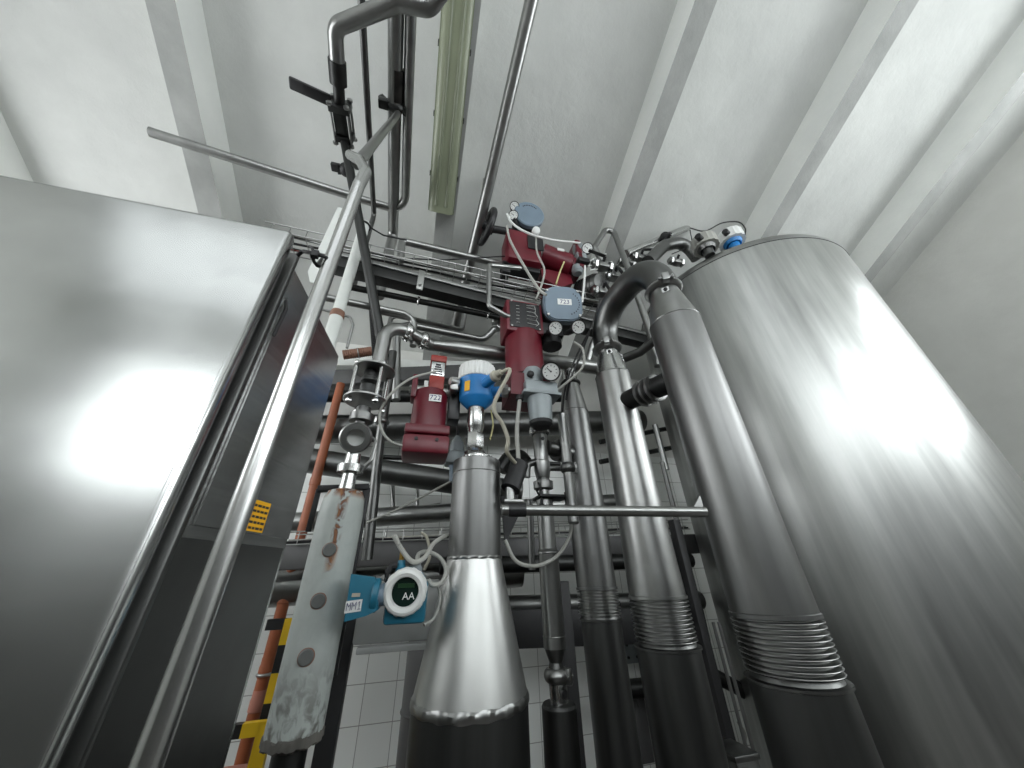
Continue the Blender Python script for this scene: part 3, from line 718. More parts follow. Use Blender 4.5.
# mesh is local to the floor point, so object coordinates equal heights above the floor
m = M(); m.cyl((RX, RYY, 0), (RX, RYY, zb_+.01), .045, 24); part('inner_pipe', m, SX, T)
m = M(); m.lathe((RX, RYY, 0), (0, 0, 1), [(zb_-.012, ro*.9), (zb_-.006, ro*1.03), (zb_+.012, ro*1.03), (zb_+.016, ro)], 90, jit=lambda j, a, r, t: (r+.0015*math.sin(a*21+j), t+.002*math.sin(a*11)+.0015*math.sin(a*29))); part('crumbling_rim', m, paint('crust', (.09, .085, .075), .8, var=.5), T)
for py, dx in ((550, -.006), (601, -.004), (657, -.002)):
    z = zc(RX, RYY-.07, py); d = V((-RX*.3-.0+dx*3, -RYY, 0)).normalized(); d = V((.03, -1, 0)).normalized()
    c = V((RX, RYY, z))+d*(ro-.002); m = M(); m.lathe(c, d, [(0, .021), (.006, .021), (.009, .018), (.009, .004)], 20); part('plug', m, GRD, T)
    m = M(); m.torus(c+d*.001, d, .0215, .0022, 20, 6); part('rust_ring', m, BRN, T)
# stack above
T = thing('valve_stack', 'stack of round flanges, sight glass ring and tie rods above the rusty pipe', 'valve', (RX, RYY, zt_-.01))
zz = lambda py: zc(RX, RYY, py)
m = M(); m.lathe((RX, RYY, 0), (0, 0, 1), [(zt_-.02, .030), (zz(474), .026), (zz(473), .048), (zz(466), .050), (zz(465), .030), (zz(454), .027)], 28); part('neck', m, SB, T)
c = V((RX, RYY-.03, zz(440))); dd = V((.12, -1, -.35)).normalized()
m = M(); m.lathe(c-dd*.03, dd, [(0, .036), (0, .056), (.008, .062), (.052, .062), (.06, .056), (.06, .034), (.0, .034)], 40, cap=False); part('sight_glass_ring', m, ST, T)
m = M(); m.lathe(c-dd*.02, dd, [(0, .036), (.01, .036)], 30); part('sight_glass', m, WP, T)
m = M(); m.lathe((RX, RYY, 0), (0, 0, 1), [(zz(428), .022), (zz(423), .026), (zz(422), .048), (zz(415), .050), (zz(414), .032), (zz(408), .030)], 28); part('neck', m, SD, T)
def disc(py, r, nm, t=.012, dx=0):
    m = M(); m.lathe((RX+dx, RYY, zz(py)-t/2), (0, 0, 1), [(0, r-.004), (.003, r), (t-.003, r), (t, r-.004)], 44); part(nm, m, ST, T)
disc(401, .092, 'flange'); disc(371, .094, 'flange', dx=.012)
m = M(); m.lathe((RX+.004, RYY, 0), (0, 0, 1), [(zz(400), .05), (zz(395), .045), (zz(394), .036), (zz(390), .040), (zz(387), .040), (zz(386), .030), (zz(383), .042), (zz(380), .042), (zz(379), .034), (zz(372), .034)], 28); part('valve_bonnet', m, SX, T)
for k in range(4):
    a = R(35+90*k); x, y = RX+.006+.078*math.cos(a), RYY+.078*math.sin(a)
    m = M(); m.cyl((x, y, zz(403)), (x, y, zz(369)), .0085, 10); m.hexa((x, y, zz(405)-.01), (0, 0, 1), .014, .014); m.hexa((x, y, zz(370)), (0, 0, 1), .014, .014); part('tie_rod', m, SB, T)
m = M(); m.tube([(RX+.03, RYY, zz(432)), (RX+.075, RYY+.01, zz(440)), (RX+.07, RYY, zz(460)), (RX+.03, RYY, zz(472))], .008, .02, 8); part('bypass_tube', m, ST, T)
# angle-iron frame round the pipe top and the black stanchion
m = M(); fy = 1.62
A_, B_ = PY(318, 489, fy), PY(369, 487, fy)
m.bar(A_, B_, .03, .025); m.bar(PY(319, 489, fy), V((PY(319, 489, fy).x, fy, zc(PY(319, 489, fy).x, fy, 532))), .012, .02, up=(1, 0, 0)); m.bar(PY(367, 488, fy), V((PY(367, 488, fy).x, fy, 1.2)), .02, .03, up=(1, 0, 0))
solo('angle_iron_frame', m, BKM, 'dark angle iron frame behind the top of the rusty clad pipe', 'frame')
m = M(); cx = PY(343, 650, 1.9).x; m.box((cx, 1.9, .75), (.07, .07, 1.5), None, .004); m.box((cx, 1.9, .01), (.16, .16, .02)); m.bar((cx, 1.9, .4), (cx+.2, 1.9, .02), .03, .03)
solo('stanchion', m, BKM, 'black square steel stanchion standing right of the rusty clad pipe', 'post')
pyp('worn grey upright pipe just right of the valve stack', [(367, 560, 1.75), (380, 440, 1.75), (393, 352, 1.75)], 10, .02, SD, extra=lambda T: part('clamp', clampm(M(), PY(382, 422, 1.75), (0, 0, 1), .028, .03), ST, T))

# ================================================================== big pipes along the back wall
def bp(label, a, b, Y, w, mat=ST, **k):
    A, B = PY(*a, Y), PY(*b, Y); xm = (a[0]+b[0])/2
    # carry the run past the frame of what hides it
    r = rad(xm, (a[1]+b[1])/2, (A+B)/2, w); return pipe(label, [A, B], r, None, mat, **k)
bp('upper thick horizontal pipe behind the red actuator marked 722', (300, 430), (640, 421), 2.9, 25, SD, seg=28, clamps=())
bp('lower thick horizontal pipe sloping behind the vessel neck', (300, 459), (520, 492), 2.75, 24, SD, seg=28)
bp('shiny horizontal pipe just above the lower cable tray', (240, 526), (640, 500), 2.8, 17, ST, seg=24)
bp('wide bright horizontal pipe behind the blue flow transmitter', (200, 592), (520, 570), 2.7, 35, ST, seg=32)
bp('dark horizontal pipe level with the tie rods of the valve stack', (290, 396), (560, 397), 2.8, 12, SX)
bp('short dark crosswise pipe low between the bellows pipes', (600, 692), (680, 684), 2.6, 16, SX)
bp('crosswise pipe with black knob passing behind both bellows pipes', (500, 606), (700, 600), 2.45, 17, SD)
bp('dark pipe running under the lower beam right of the vessel', (440, 566), (690, 560), 2.35, 15, SX)
bp('thin horizontal rod pipe under the actuator marked 722', (380, 457), (560, 464), 2.3, 4.5, SX)
def hbeam(label, a, b, Y, w, depth, mat):
    A, B = PY(*a, Y), PY(*b, Y); h = rad(450, a[1], (A+B)/2, w)*2
    m = M(); x = (B-A).normalized(); t = .008
    m.bar(A+V((0, 0, h/2)), B+V((0, 0, h/2)), depth, t, bev=.001); m.bar(A-V((0, 0, h/2)), B-V((0, 0, h/2)), depth, t, bev=.001); m.bar(A-V((0, depth/2, 0)), B-V((0, depth/2, 0)), t, h, bev=.001)
    return solo('steel_beam', m, mat, label, 'beam')
DG = paint('grey_beam_paint', (.10, .10, .10), .5, metal=.3)
hbeam('grey painted channel beam under the lower cable tray', (250, 558), (693, 544), 2.5, 19, .1, DG)
hbeam('upper dark channel beam behind the valve stack and the drum of actuator 722', (300, 382), (520, 371), 2.95, 15, .12, DG)
hbeam('low black channel beam across the foot of the bellows pipes', (500, 628), (700, 623), 2.4, 28, .12, BKM)
la, lb_ = PY(285, 545, 2.42), PY(690, 529, 2.42); tn2 = V((0, 1, 0))
trayf('cable_tray', 'lower wire cable tray crossing behind the vessel neck', la, lb_, tn2, .16, .07, 24, SG)
for k, (nm, mt) in enumerate((('dark', BK), ('pale', CBL), ('dusty grey', SG), ('tan', TAN), ('thin black', BKM), ('thick grey', CBL))):
    pts = [la.lerp(lb_, i/14)+tn2*(.02+.022*k)+V((0, 0, .015+.008*(k % 2)+.006*math.sin(i*1.3+k))) for i in range(15)]
    m = M(); m.tube(pts, (.007, .005, .006, .005, .004, .008)[k], None, 8)
    solo('cable', m, mt, '%s cable in the lower tray, %s from its front edge' % (nm, ('first', 'second', 'third', 'fourth', 'fifth', 'sixth')[k]), 'cable', 'cables in the lower tray')
# bent conduits on the tiled wall
pyp('bent conduit hanging on the tiles left of the vessel neck', [(392, 470, 3.05), (393, 508, 3.05), (401, 512, 3.05), (440, 505, 3.05)], 5, .04)
pyp('thin upright conduit on the tiles beside the vessel neck', [(418, 470, 3.05), (417, 520, 3.05)], 4)
pyp('bright bent conduit low behind the third bellows pipe', [(508, 420, 3.0), (507, 372, 3.0), (520, 368, 3.0)], 3.5)
# white duct ledge and brown hose above
m = M(); A_, B_ = PY(332, 367, 3.0), PY(520, 372, 3.0); m.bar(A_, B_, .22, .09, bev=.004); solo('wall_duct', m, WM, 'pale rectangular duct fixed high on the rear wall', 'duct')
T = thing('brown_hose', 'short brown ribbed hose lying above the valve stack', 'hose', PY(356, 353, 2.7))
pA, pB = PY(343, 355, 2.7), PY(373, 351, 2.7)
m = M(); L = (pB-pA).length; pr = []
for k in range(14): pr += [(L*k/14, .040), (L*(k+.5)/14, .044)]
m.lathe(pA, pB-pA, pr, 24); part('hose_body', m, BRN, T); m = M(); m.torus(pA.lerp(pB, .5), pB-pA, .045, .005); part('hose_clip', m, SG, T)
# orange waste pipe and hazard frame
OY = 2.65; ox = PY(300, 540, OY).x
T = thing('orange_drain_pipe', 'orange plastic drain pipe with sockets behind the cabinet and the rusty pipe', 'pipe', (ox, OY, 0))
orr = RY(262, 660, OY, 13)
m = M(); m.cyl((ox, OY, 0), (ox, OY, zc(ox, OY, 384)), orr, 28); part('pipe_body', m, ORG, T)
for py in (712, 678, 604, 486):
    z = zc(ox, OY, py); m = M(); m.lathe((ox, OY, z), (0, 0, 1), [(0, orr), (.006, orr*1.14), (.05, orr*1.14), (.06, orr*1.05), (.09, orr*1.05)], 28); part('socket', m, ORG if py != 712 else SAL, T)
m = M(); m.torus((ox, OY, zc(ox, OY, 674)), (0, 0, 1), orr*1.1, .008); part('pipe_clip', m, SG, T)
m = M(); bx = PY(236, 745, 2.3); m.box((bx.x-.02, 2.3, .62), (.17, .12, .34), None, .012); m.cyl((bx.x, 2.22, .72), (bx.x, 2.2, .72), .03); m.box((bx.x, 2.3, .225), (.1, .1, .45)); solo('salmon_box', m, SAL, 'salmon coloured box at the foot of the orange drain pipe', 'box')
HY = 2.05
def hazard(label, pts, w, n):
    m = M(); P = [PY(x, y, HY) for x, y in pts]; k = 0
    for a, b in zip(P, P[1:]):
        L = (b-a).length; nn = max(1, round(L/n))
        for i in range(nn):
            m.mi = k % 2; m.bar(a.lerp(b, i/nn), a.lerp(b, (i+1)/nn), w, .02, up=(0, 1, 0), bev=0); k += 1
    return m
hxp = PY(277, 680, HY).x
m = M()
zt3, zb3_ = zc(hxp, HY, 618), 0.0
nn = 14; st = (zt3-zb3_)/nn
for i in range(nn):
    m.mi = i % 2; m.box((hxp, HY, zt3-st*(i+.5)), (.05, .03, st))
m.mi = 1; m.box((hxp-.06, HY, zt3-.02), (.07, .03, .04)); m.mi = 0; m.box((hxp-.035, HY, zt3-.02), (.03, .028, .04))
solo('hazard_post', m, [YEL, BK], 'yellow and black striped guard post beside the orange drain pipe', 'guard post')
hx2 = PY(262, 745, 1.95).x; zt4 = zc(hx2, 1.95, 720)
m = M(); m.box((hx2, 1.95, zt4/2), (.045, .03, zt4)); m.box((hx2-.05, 1.95, zt4-.02), (.06, .03, .04)); m.mi = 1; m.box((hx2-.11, 1.95, zt4-.02), (.06, .03, .04)); solo('hazard_post', m, [YEL, BK], 'plain yellow low guard frame with black end at the bottom left', 'guard post')

# dark drum and posts behind the vessel
gx = PY(432, 720, 2.1).x; zg = zc(gx, 2.1, 628)
T = thing('dark_drum', 'dark grey round drum mostly hidden behind the central vessel', 'drum', (gx, 2.1, 0))
m = M(); m.lathe((gx, 2.1, 0), (0, 0, 1), [(0, .14), (zg-.05, .14), (zg-.015, .128), (zg, .09), (zg, .01)], 40); part('drum_body', m, DG, T)
m = M(); m.torus((gx, 2.1, zg-.3), (0, 0, 1), .14, .006); part('hoop', m, DG, T)
pyp('thin upright rod on the tiles left of the dark drum', [(396, 700, 2.6), (397, 690, 2.6), (396, 800, 2.6)], 3) if False else None
kx = PY(570, 700, 2.3).x
m = M(); m.box((kx, 2.3, .72), (.085, .085, 1.44), None, .004); m.box((kx, 2.3, .01), (.18, .18, .02)); solo('stanchion', m, BKM, 'black stanchion between the slim clamped pipe and the third bellows pipe', 'post')
kx = PY(708, 660, 2.0).x
m = M(); hk = zc(kx, 2.0, 520); m.box((kx, 2.0, hk/2), (.05, .06, hk), None, .003); m.box((kx, 2.0, .01), (.16, .16, .02)); solo('stanchion', m, BKM, 'black stanchion between the widest pipe and the branch pipe', 'post')
# wall box low
c = PY(631, 643, 3.1); T = thing('junction_box', 'small grey box with rows of screws low on the tiled wall', 'junction box', c)
m = M(); m.box(c, (.24, .12, .24), None, .008); part('box_body', m, GR, T)
for i in range(3):
    for k in range(3):
        m = M(); m.cyl(c+V((-.08+.08*i, -.06, -.08+.08*k)), c+V((-.08+.08*i, -.068, -.08+.08*k)), .01, 8); part('screw', m, BKM, T)
c = PY(640, 720, 2.9); m = M(); m.box((c.x, c.y, c.z), (.10, .05, .42), None, .004); m.box(c+V((0, -.03, .1)), (.03, .01, .05)); solo('wall_panel', m, DG, 'dark upright panel low between the two bellows pipes', 'panel')
c = PY(615, 603, 2.38); m = M(); m.lathe(c, (0, -1, 0), [(0, .02), (.02, .026), (.04, .02), (.045, .004)], 16); solo('knob', m, BK, 'round black knob on the crosswise pipe between the bellows pipes', 'knob')

# ================================================================== horizontal bar in front
A_, B_ = PY(502, 510, .84), PY(705, 512, .76)
rb_ = RY(600, 511, .80, 10.5)
def exb(T):
    d = (B_-A_).normalized(); m = M(); m.cyl(A_.lerp(B_, .03), A_.lerp(B_, .11), rb_*1.25, 20); part('sleeve', m, BK, T)
    m = M(); m.prism([B_+V((-.03, 0, rb_)), B_+V((.0, 0, rb_)), B_+V((0, 0, rb_+.03))], (0, .006, 0)); part('cut_tab', m, ST, T)
pipe('bright open-ended bar crossing in front of the bellows pipes', [A_, B_], rb_, None, ST, name='cross_bar', cat='bar', extra=exb)

# ================================================================== slim clamped pipe
SX_, SY = .605, 1.6
sz = lambda py: zc(SX_, SY, py)
T = thing('clamped_pipe', 'slim upright pipe with unions and clamps standing right of the central vessel', 'pipe', (SX_, SY, 0))
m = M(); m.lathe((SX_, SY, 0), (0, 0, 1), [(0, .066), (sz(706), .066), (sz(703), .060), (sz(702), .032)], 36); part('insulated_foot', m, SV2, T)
m = M(); m.lathe((SX_, SY, 0), (0, 0, 1), [(sz(703), .032), (sz(682), .034)], 28); part('sight_fitting', m, SB, T)
d = V((.35, -1, 0)).normalized(); c = V((SX_, SY, sz(692)))+d*.030
m = M(); m.box(c, (.04, .012, .05), Matrix.Rotation(R(19), 3, 'Z'), .002); part('nameplate', m, SB, T); m = M(); m.lathe(c, d, [(0, .014), (.010, .013), (.011, .004)], 18); part('port_plug', m, BK, T)
m = M(); clampm(m, (SX_, SY, sz(675)), (0, 0, 1), .038, .045, side=(.8, -1, 0)); part('clamp', m, ST, T)
m = M(); m.lathe((SX_, SY, 0), (0, 0, 1), [(sz(668), .030), (sz(662), .026), (sz(650), .040), (sz(647), .040)], 28); part('reducer', m, SD, T)
m = M(); m.lathe((SX_, SY, 0), (0, 0, 1), [(sz(648), .045), (sz(553), .045), (sz(551), .047), (sz(549), .040), (sz(500), .040)], 28); part('pipe_body', m, ST, T)
m = M(); m.torus((SX_, SY, sz(553)), (0, 0, 1), .046, .003); part('weld_bead', m, SB, T)
m = M(); m.torus((SX_, SY, sz(636)), (0, 0, 1), .0455, .002); part('weld_bead', m, ST, T)
zpz = sz(498); m = M(); m.box((SX_+.03, SY-.01, zpz), (.15, .12, .012), None, .002); 
for s in (-1, 1):
    m.cyl((SX_+.03+s*.062, SY-.05, zpz-.04), (SX_+.03+s*.062, SY-.05, zpz+.02), .006, 8); m.hexa((SX_+.03+s*.062, SY-.05, zpz-.05), (0, 0, 1), .012, .012)
part('support_plate', m, BKM, T)
m = M(); m.lathe((SX_, SY, 0), (0, 0, 1), [(sz(498), .03), (sz(492), .024), (sz(490), .024), (sz(489), .048), (sz(482), .050), (sz(481), .036), (sz(478), .030)], 28); part('valve_neck', m, ST, T)
m = M(); m.lathe((SX_, SY, 0), (0, 0, 1), [(sz(478), .034), (sz(470), .042), (sz(462), .042), (sz(461), .036), (sz(437), .040), (sz(435), .036)], 28); part('valve_chamber', m, ST, T)
c = V((SX_, SY, sz(441)))+V((0, -.038, 0)); m = M(); m.lathe(c, (0, -1, 0), [(0, .010), (.005, .009), (.006, .003)], 14); part('port_plug', m, BK, T)
m = M(); clampm(m, (SX_, SY, sz(433)), (0, 0, 1), .040, .03, side=(-1, -.4, 0)); part('clamp', m, SB, T)
# side outlet toward third bellows pipe
e0 = V((SX_+.03, SY, sz(447))); e1 = V((X3-.05, Y3-.02, sz(447)))
m = M(); m.cyl(e0, e1, .040, 24); m.lathe(e0.lerp(e1, .35), e1-e0, [(0, .042), (.004, .06), (.02, .06), (.024, .045), (.03, .045), (.034, .06), (.05, .06), (.054, .045)], 28); part('side_outlet', m, SD, T)
m = M(); a = V((SX_, SY, sz(468))); m.cyl(a, a+V((.17, 0, 0)), .013, 14); part('side_tube', m, ST, T)
m = M(); m.tube([(SX_-.03, SY, sz(462)), (SX_-.08, SY, sz(465)), (SX_-.085, SY, sz(478))], .018, .03, 14); part('left_bend', m, SD, T)
m = M(); m.torus((SX_-.03, SY-.01, sz(489)), (1, 0, .2), .03, .005); part('ring_handle', m, BKM, T)
# small capped pipe clipped on third bellows pipe
kx, ky = PY(568, 470, 1.52).x, 1.52
kz = lambda py: zc(kx, ky, py)
T = thing('sensor_sleeve', 'narrow closed sleeve pipe running down the front of the third bellows pipe', 'pipe', (kx, ky, kz(524)))
m = M(); m.lathe((kx, ky, 0), (0, 0, 1), [(kz(524), .02), (kz(522), .026), (kz(419), .026), (kz(417), .03), (kz(415), .03), (kz(414), .01)], 24); part('sleeve', m, ST, T)
m = M(); clampm(m, (kx, ky, kz(468)), (0, 0, 1), .028, .05, side=(1, -.3, 0)); part('clamp', m, SD, T)
m = M(); m.tube(crv([(kx, ky, kz(415)), PY(566, 385, 1.45), PY(577, 355, 1.4), PY(592, 325, 1.42), PY(600, 300, 1.5)]), .0055, None, 8); solo('cable', m, BK, 'black cable rising from the sleeve pipe past the gauges', 'cable')

# ================================================================== red actuator marked 722
AX, AY = PY(429, 415, 1.55).x, 1.55
az = lambda py: zc(AX, AY, py)
ra = .083
T = thing('red_actuator', 'crimson pneumatic actuator labelled 722 left of the blue transmitter', 'actuator', (AX, AY, az(460)))
m = M(); m.lathe((AX, AY, 0), (0, 0, 1), [(az(431), ra), (az(398), ra), (az(394), ra*.93), (az(393), ra*.5)], 44); part('cylinder', m, RED, T)
h1, h2 = az(459), az(441)
m = M(); m.box((AX, AY, (h1+h2)/2), (.205, .19, h2-h1), None, .014); part('base_housing', m, RED, T)
m = M(); m.box((AX, AY, (az(440)+az(431))/2), (.20, .185, az(431)-az(440)), None, .008); part('base_flange', m, RED, T)
for s in (-1, 1):
    m = M(); m.cyl((AX+s*.045, AY-.095, az(446)), (AX+s*.045, AY-.100, az(446)), .008, 10); part('screw', m, BKM, T)
c = V((AX+.02, AY-ra-.0005, az(405))); m = M(); m.box(c, (.058, .003, .036)); o = part('number_plate', m, WP, T, 'white plate reading 722'); text('plate_number', '722', c+V((0, -.0018, 0)), (0, -1, 0), (0, 0, 1), .036, BLI, o)
bx0 = az(393); m = M(); m.box((AX+.02, AY-.01, (bx0+az(380))/2), (.075, .08, az(380)-bx0), None, .006); part('yoke_block', m, REDO, T)
m = M(); m.box((AX-.085, AY, (az(402)+az(380))/2), (.026, .09, az(380)-az(402)), None, .006); part('yoke_arm', m, RED, T)
m = M(); m.cyl((AX-.08, AY, az(391)), (AX+.10, AY, az(391)), .022, 14); m.box((AX-.03, AY, az(390)), (.02, .06, .07)); m.hexa((AX-.11, AY, az(391)), (1, 0, 0), .02, .03); part('spindle', m, SG, T)
m = M(); m.box((AX+.02, AY-.01, (az(380)+az(366))/2), (.07, .075, az(366)-az(380)), None, .003); part('clear_indicator', m, SB, T)
m = M()
for k in range(5): m.box((AX+.02, AY-.05, az(378)+k*.014), (.05-.006*k, .004, .004))
part('indicator_marks', m, INK, T)
m = M(); m.box((AX+.02, AY-.01, (az(366)+az(360))/2), (.082, .085, az(360)-az(366)), None, .005); part('top_cap', m, REDO, T)
m = M(); m.box((AX+.12, AY+.04, az(400)), (.06, .1, .20), None, .01); m.cyl((AX+.11, AY-.02, az(388)), (AX+.11, AY-.04, az(388)), .03); part('side_block', m, BK, T)
m = M(); m.tube(crv([PY(437, 371, 1.45), PY(410, 379, 1.42), PY(390, 395, 1.42), PY(380, 412, 1.45), PY(381, 428, 1.45), PY(390, 441, 1.45), PY(406, 447, 1.47)]), .006, None, 8); solo('cable', m, CBL, 'pale grey cable curving from the red cap down to the 722 actuator base', 'cable')
# small cable gland hanging between
gx_, gy_ = PY(457, 450, 1.75).x, 1.75; gz = lambda py: zc(gx_, gy_, py)
T = thing('pressure_sensor', 'small grey sensor head with rubber boot between actuator 722 and vessel neck', 'sensor', (gx_, gy_, gz(480)))
m = M(); m.lathe((gx_, gy_, 0), (0, 0, 1), [(gz(452), .040), (gz(444), .036), (gz(438), .020), (gz(436), .012)], 20); part('boot', m, GR, T)
m = M(); m.box((gx_, gy_, gz(459)), (.12, .10, .07), None, .01); part('sensor_body', m, GR, T)
m = M(); m.lathe((gx_, gy_, 0), (0, 0, 1), [(gz(482), .03), (gz(468), .034), (gz(466), .04)], 20); part('lower_cup', m, GB, T)
m = M(); m.tube(crv([(gx_, gy_, gz(437)), PY(457, 420, 1.75), PY(455, 405, 1.7)]), .005, None, 8); solo('cable', m, BK, 'short dark wire above the small grey sensor head', 'cable')
m = M(); m.tube(crv([PY(450, 482, 1.7), PY(400, 508, 1.72), PY(366, 523, 1.72)]), .0055, None, 8); m.box(PY(388, 515, 1.72), (.02, .012, .012)); solo('cable', m, CBL, 'pale cable stretched diagonally from sensor head to the lower tray', 'cable')

# ================================================================== red actuator marked 723 and its positioner
BX, BY = PY(524, 355, 1.5).x, 1.5
bz = lambda py: zc(BX, BY, py)
rb2 = .108
T = thing('red_actuator', 'largest crimson actuator with black diagram plate and grey-blue positioner marked 723', 'actuator', (BX, BY, bz(408)))
m = M(); m.lathe((BX, BY, 0), (0, 0, 1), [(bz(381), rb2*.98), (bz(379), rb2), (bz(342), rb2), (bz(338), rb2*.95), (bz(337), rb2*.6)], 48); part('cylinder', m, RED, T)
m = M(); m.prism([(BX-.112, BY-.10, bz(404)), (BX+.10, BY-.10, bz(404)), (BX+.105, BY-.10, bz(383)), (BX-.105, BY-.10, bz(383))], (0, .2, 0)); part('base_housing', m, RED, T)
m = M(); m.box((BX-.01, BY, (bz(341)+bz(311))/2), (.225, .17, bz(311)-bz(341)), None, .012); part('gear_housing', m, RED, T)
zA, zB = bz(339), bz(312)
m = M(); m.box((BX-.01, BY-.088, (zA+zB)/2), (.185, .006, (zB-zA)*.90), None, .002); o = part('diagram_plate', m, BKM, T, 'black plate with white wiring diagram')
m = M()
pc = V((BX+.02, BY-.0925, (zA+zB)/2)); S = (zB-zA)
sg = [(-.02, .36), (.03, .38), (.035, .25), (.03, .1), (.045, 0), (.035, -.12), (.05, -.26), (.03, -.36)]
for a, b in zip(sg, sg[1:]): m.bar(pc+V((a[0], 0, a[1]*S)), pc+V((b[0], 0, b[1]*S)), .001, .005, up=(0, -1, .01), bev=0)
for k in range(5):
    zq = (.28-.14*k)*S; m.bar(pc+V((-.02, 0, zq)), pc+V((.035, 0, zq-.004)), .001, .004, up=(0, -1, .01), bev=0)
for k in range(6): m.bar(pc+V((-.085, 0, (.3-.12*k)*S)), pc+V((-.065, 0, (.3-.12*k)*S)), .001, .003, up=(0, -1, .01), bev=0)
part('diagram_lines', m, INKW, o)
for sx_ in (-1, 1):
    for zz_ in (zA+.01, zB-.012):
        m = M(); m.cyl((BX-.01+sx_*.082, BY-.090, zz_), (BX-.01+sx_*.082, BY-.097, zz_), .006, 8); part('screw', m, SB, T)
# positioner body: drum facing down-front
pcn = PY(563, 303.5, 1.36)
nrm = V((-.16, -.97, -.14)).normalized()
u_, v_ = frame(nrm); 
up_ = V((0, 0, 1)); up_ = (up_-nrm*up_.dot(nrm)).normalized(); rt_ = up_.cross(nrm).normalized()
def rrect(w, h, r, n=6):
    out = []
    for cx_, cy_, a0 in ((w/2-r, h/2-r, 0), (-w/2+r, h/2-r, 90), (-w/2+r, -h/2+r, 180), (w/2-r, -h/2+r, 270)):
        for k in range(n+1):
            a = R(a0+90*k/n); out.append((cx_+r*math.cos(a), cy_+r*math.sin(a)))
    return out
w_, h_ = .235, .245
def slab(m, w, h, r, d0, d1):
    m.prism([pcn+rt_*x+up_*y+nrm*d0 for x, y in rrect(w, h, r)], nrm*(d1-d0)); return m
part('positioner_body', slab(M(), w_*.98, h_*.98, .06, -.17, -.02), BKM, T)
o = part('positioner_cover', slab(slab(M(), w_, h_, .085, -.045, .0), w_*.94, h_*.94, .075, 0, .008), GB, T, 'grey-blue rounded positioner cover')
c = pcn+nrm*.0088+rt_*.008+up_*.005; m = M(); m.prism([c+rt_*x+up_*y for x, y in ((-.043, -.02), (.043, -.02), (.043, .022), (-.043, .022))], nrm*.001)
o2 = part('number_plate', m, WP, T, 'white plate reading 723'); text('plate_number', '723', c+nrm*.0015, nrm, up_, .04, BLI, o2)
m = M(); cc = pcn+nrm*.009
for k in range(11):
    a = R(-62+11*k); e = cc+rt_*(math.cos(a)*.098)+up_*(math.sin(a)*.088)
    m.prism([e+rt_*x+up_*y for x, y in ((-.003, -.004), (.003, -.004), (.003, .004), (-.003, .004))], nrm*.0006)
part('cover_lettering', m, INK, o)
for x, y in ((-.095, .085), (.095, .085), (-.095, -.085), (.095, -.085)):
    m = M(); m.cyl(pcn+rt_*x+up_*y+nrm*.0, pcn+rt_*x+up_*y+nrm*.012, .008, 10); part('screw', m, SB, T)
def gauge(T, c, n, r, mat=SG):
    n = V(n).normalized(); upg = V((0, 0, 1)); upg = (upg-n*upg.dot(n)).normalized(); rg = upg.cross(n)
    m = M(); m.lathe(c-n*r*.9, n, [(0, r*.5), (r*.1, r*.95), (r*.8, r), (r*.9, r), (r*.9, r*.86), (r*.82, r*.86)], 30); g = part('pressure_gauge', m, BKM, T)
    m = M(); m.lathe(c-n*r*.1, n, [(0, r*.86), (r*.04, r*.86)], 30); part('gauge_face', m, WP, g)
    m = M()
    for k in range(9):
        a = R(225-33.75*k); p = c-n*r*.05+(rg*math.cos(a)+upg*math.sin(a))*r*.68; q_ = c-n*r*.05+(rg*math.cos(a)+upg*math.sin(a))*r*.52
        m.bar(p, q_, r*.06, .001, up=n, bev=0)
    a = R(140); m.bar(c-n*r*.045, c-n*r*.045+(rg*math.cos(a)+upg*math.sin(a))*r*.6, r*.08, .001, up=n, bev=0); m.cyl(c-n*r*.06, c+n*.001, r*.09, 10)
    part('gauge_needle', m, INK, g)
g1, g2 = PY(555.5, 328, 1.32), PY(578.5, 327, 1.30)
for g_ in (g1, g2):
    m = M(); m.cyl(g_+V((.0, .03, .01)), g_+V((0, .13, .06)), .018, 12); part('gauge_stem', m, BKM, T)
    gauge(T, g_, (-.25, -.75, -.6), .041)
m = M(); m.box(V((BX+.15, BY-.02, bz(333))), (.16, .12, .09), None, .012); m.cyl((BX+.17, BY-.02, bz(345)), (BX+.17, BY-.02, bz(331)), .06, 20); part('link_bracket', m, BKM, T)
m = M(); m.tube(crv([PY(574, 342, 1.35), PY(583, 350, 1.35), PY(582, 368, 1.38), PY(560, 388, 1.42), PY(553, 394, 1.45)]), .007, None, 8); solo('air_hose', m, CBL, 'grey hose looping below the gauges of positioner 723', 'hose')
m = M(); m.tube(crv([PY(590, 330, 1.38), PY(582, 352, 1.38), PY(571, 378, 1.42), PY(566, 400, 1.48)]), .006, None, 8); solo('air_hose', m, BK, 'short black hose hanging under the right gauge of positioner 723', 'hose')

# ================================================================== filter regulator
FX, FY = PY(539, 395, 1.42).x, 1.42
fz = lambda py: zc(FX, FY, py)
T = thing('filter_regulator', 'grey air filter regulator with round gauge in front of actuator 723', 'regulator', (FX, FY, fz(430)))
m = M(); m.lathe((FX, FY, 0), (0, 0, 1), [(fz(427), .035), (fz(424), .055), (fz(401), .064), (fz(399), .064)], 30); part('filter_bowl', m, GR, T)
m = M(); m.lathe((FX, FY, 0), (0, 0, 1), [(fz(428), .04), (fz(425), .055), (fz(422), .058)], 30); part('bowl_guard', m, BKM, T)
m = M(); m.box((FX, FY, (fz(398)+fz(385))/2), (.175, .11, fz(385)-fz(398)), None, .012); m.box((FX, FY, fz(397)), (.20, .12, .016), None, .004); part('body', m, GR, T)
m = M(); m.lathe((FX-.03, FY, 0), (0, 0, 1), [(fz(386), .055), (fz(374), .055), (fz(371), .045), (fz(370), .01)], 24); part('adjusting_bonnet', m, GR, T)
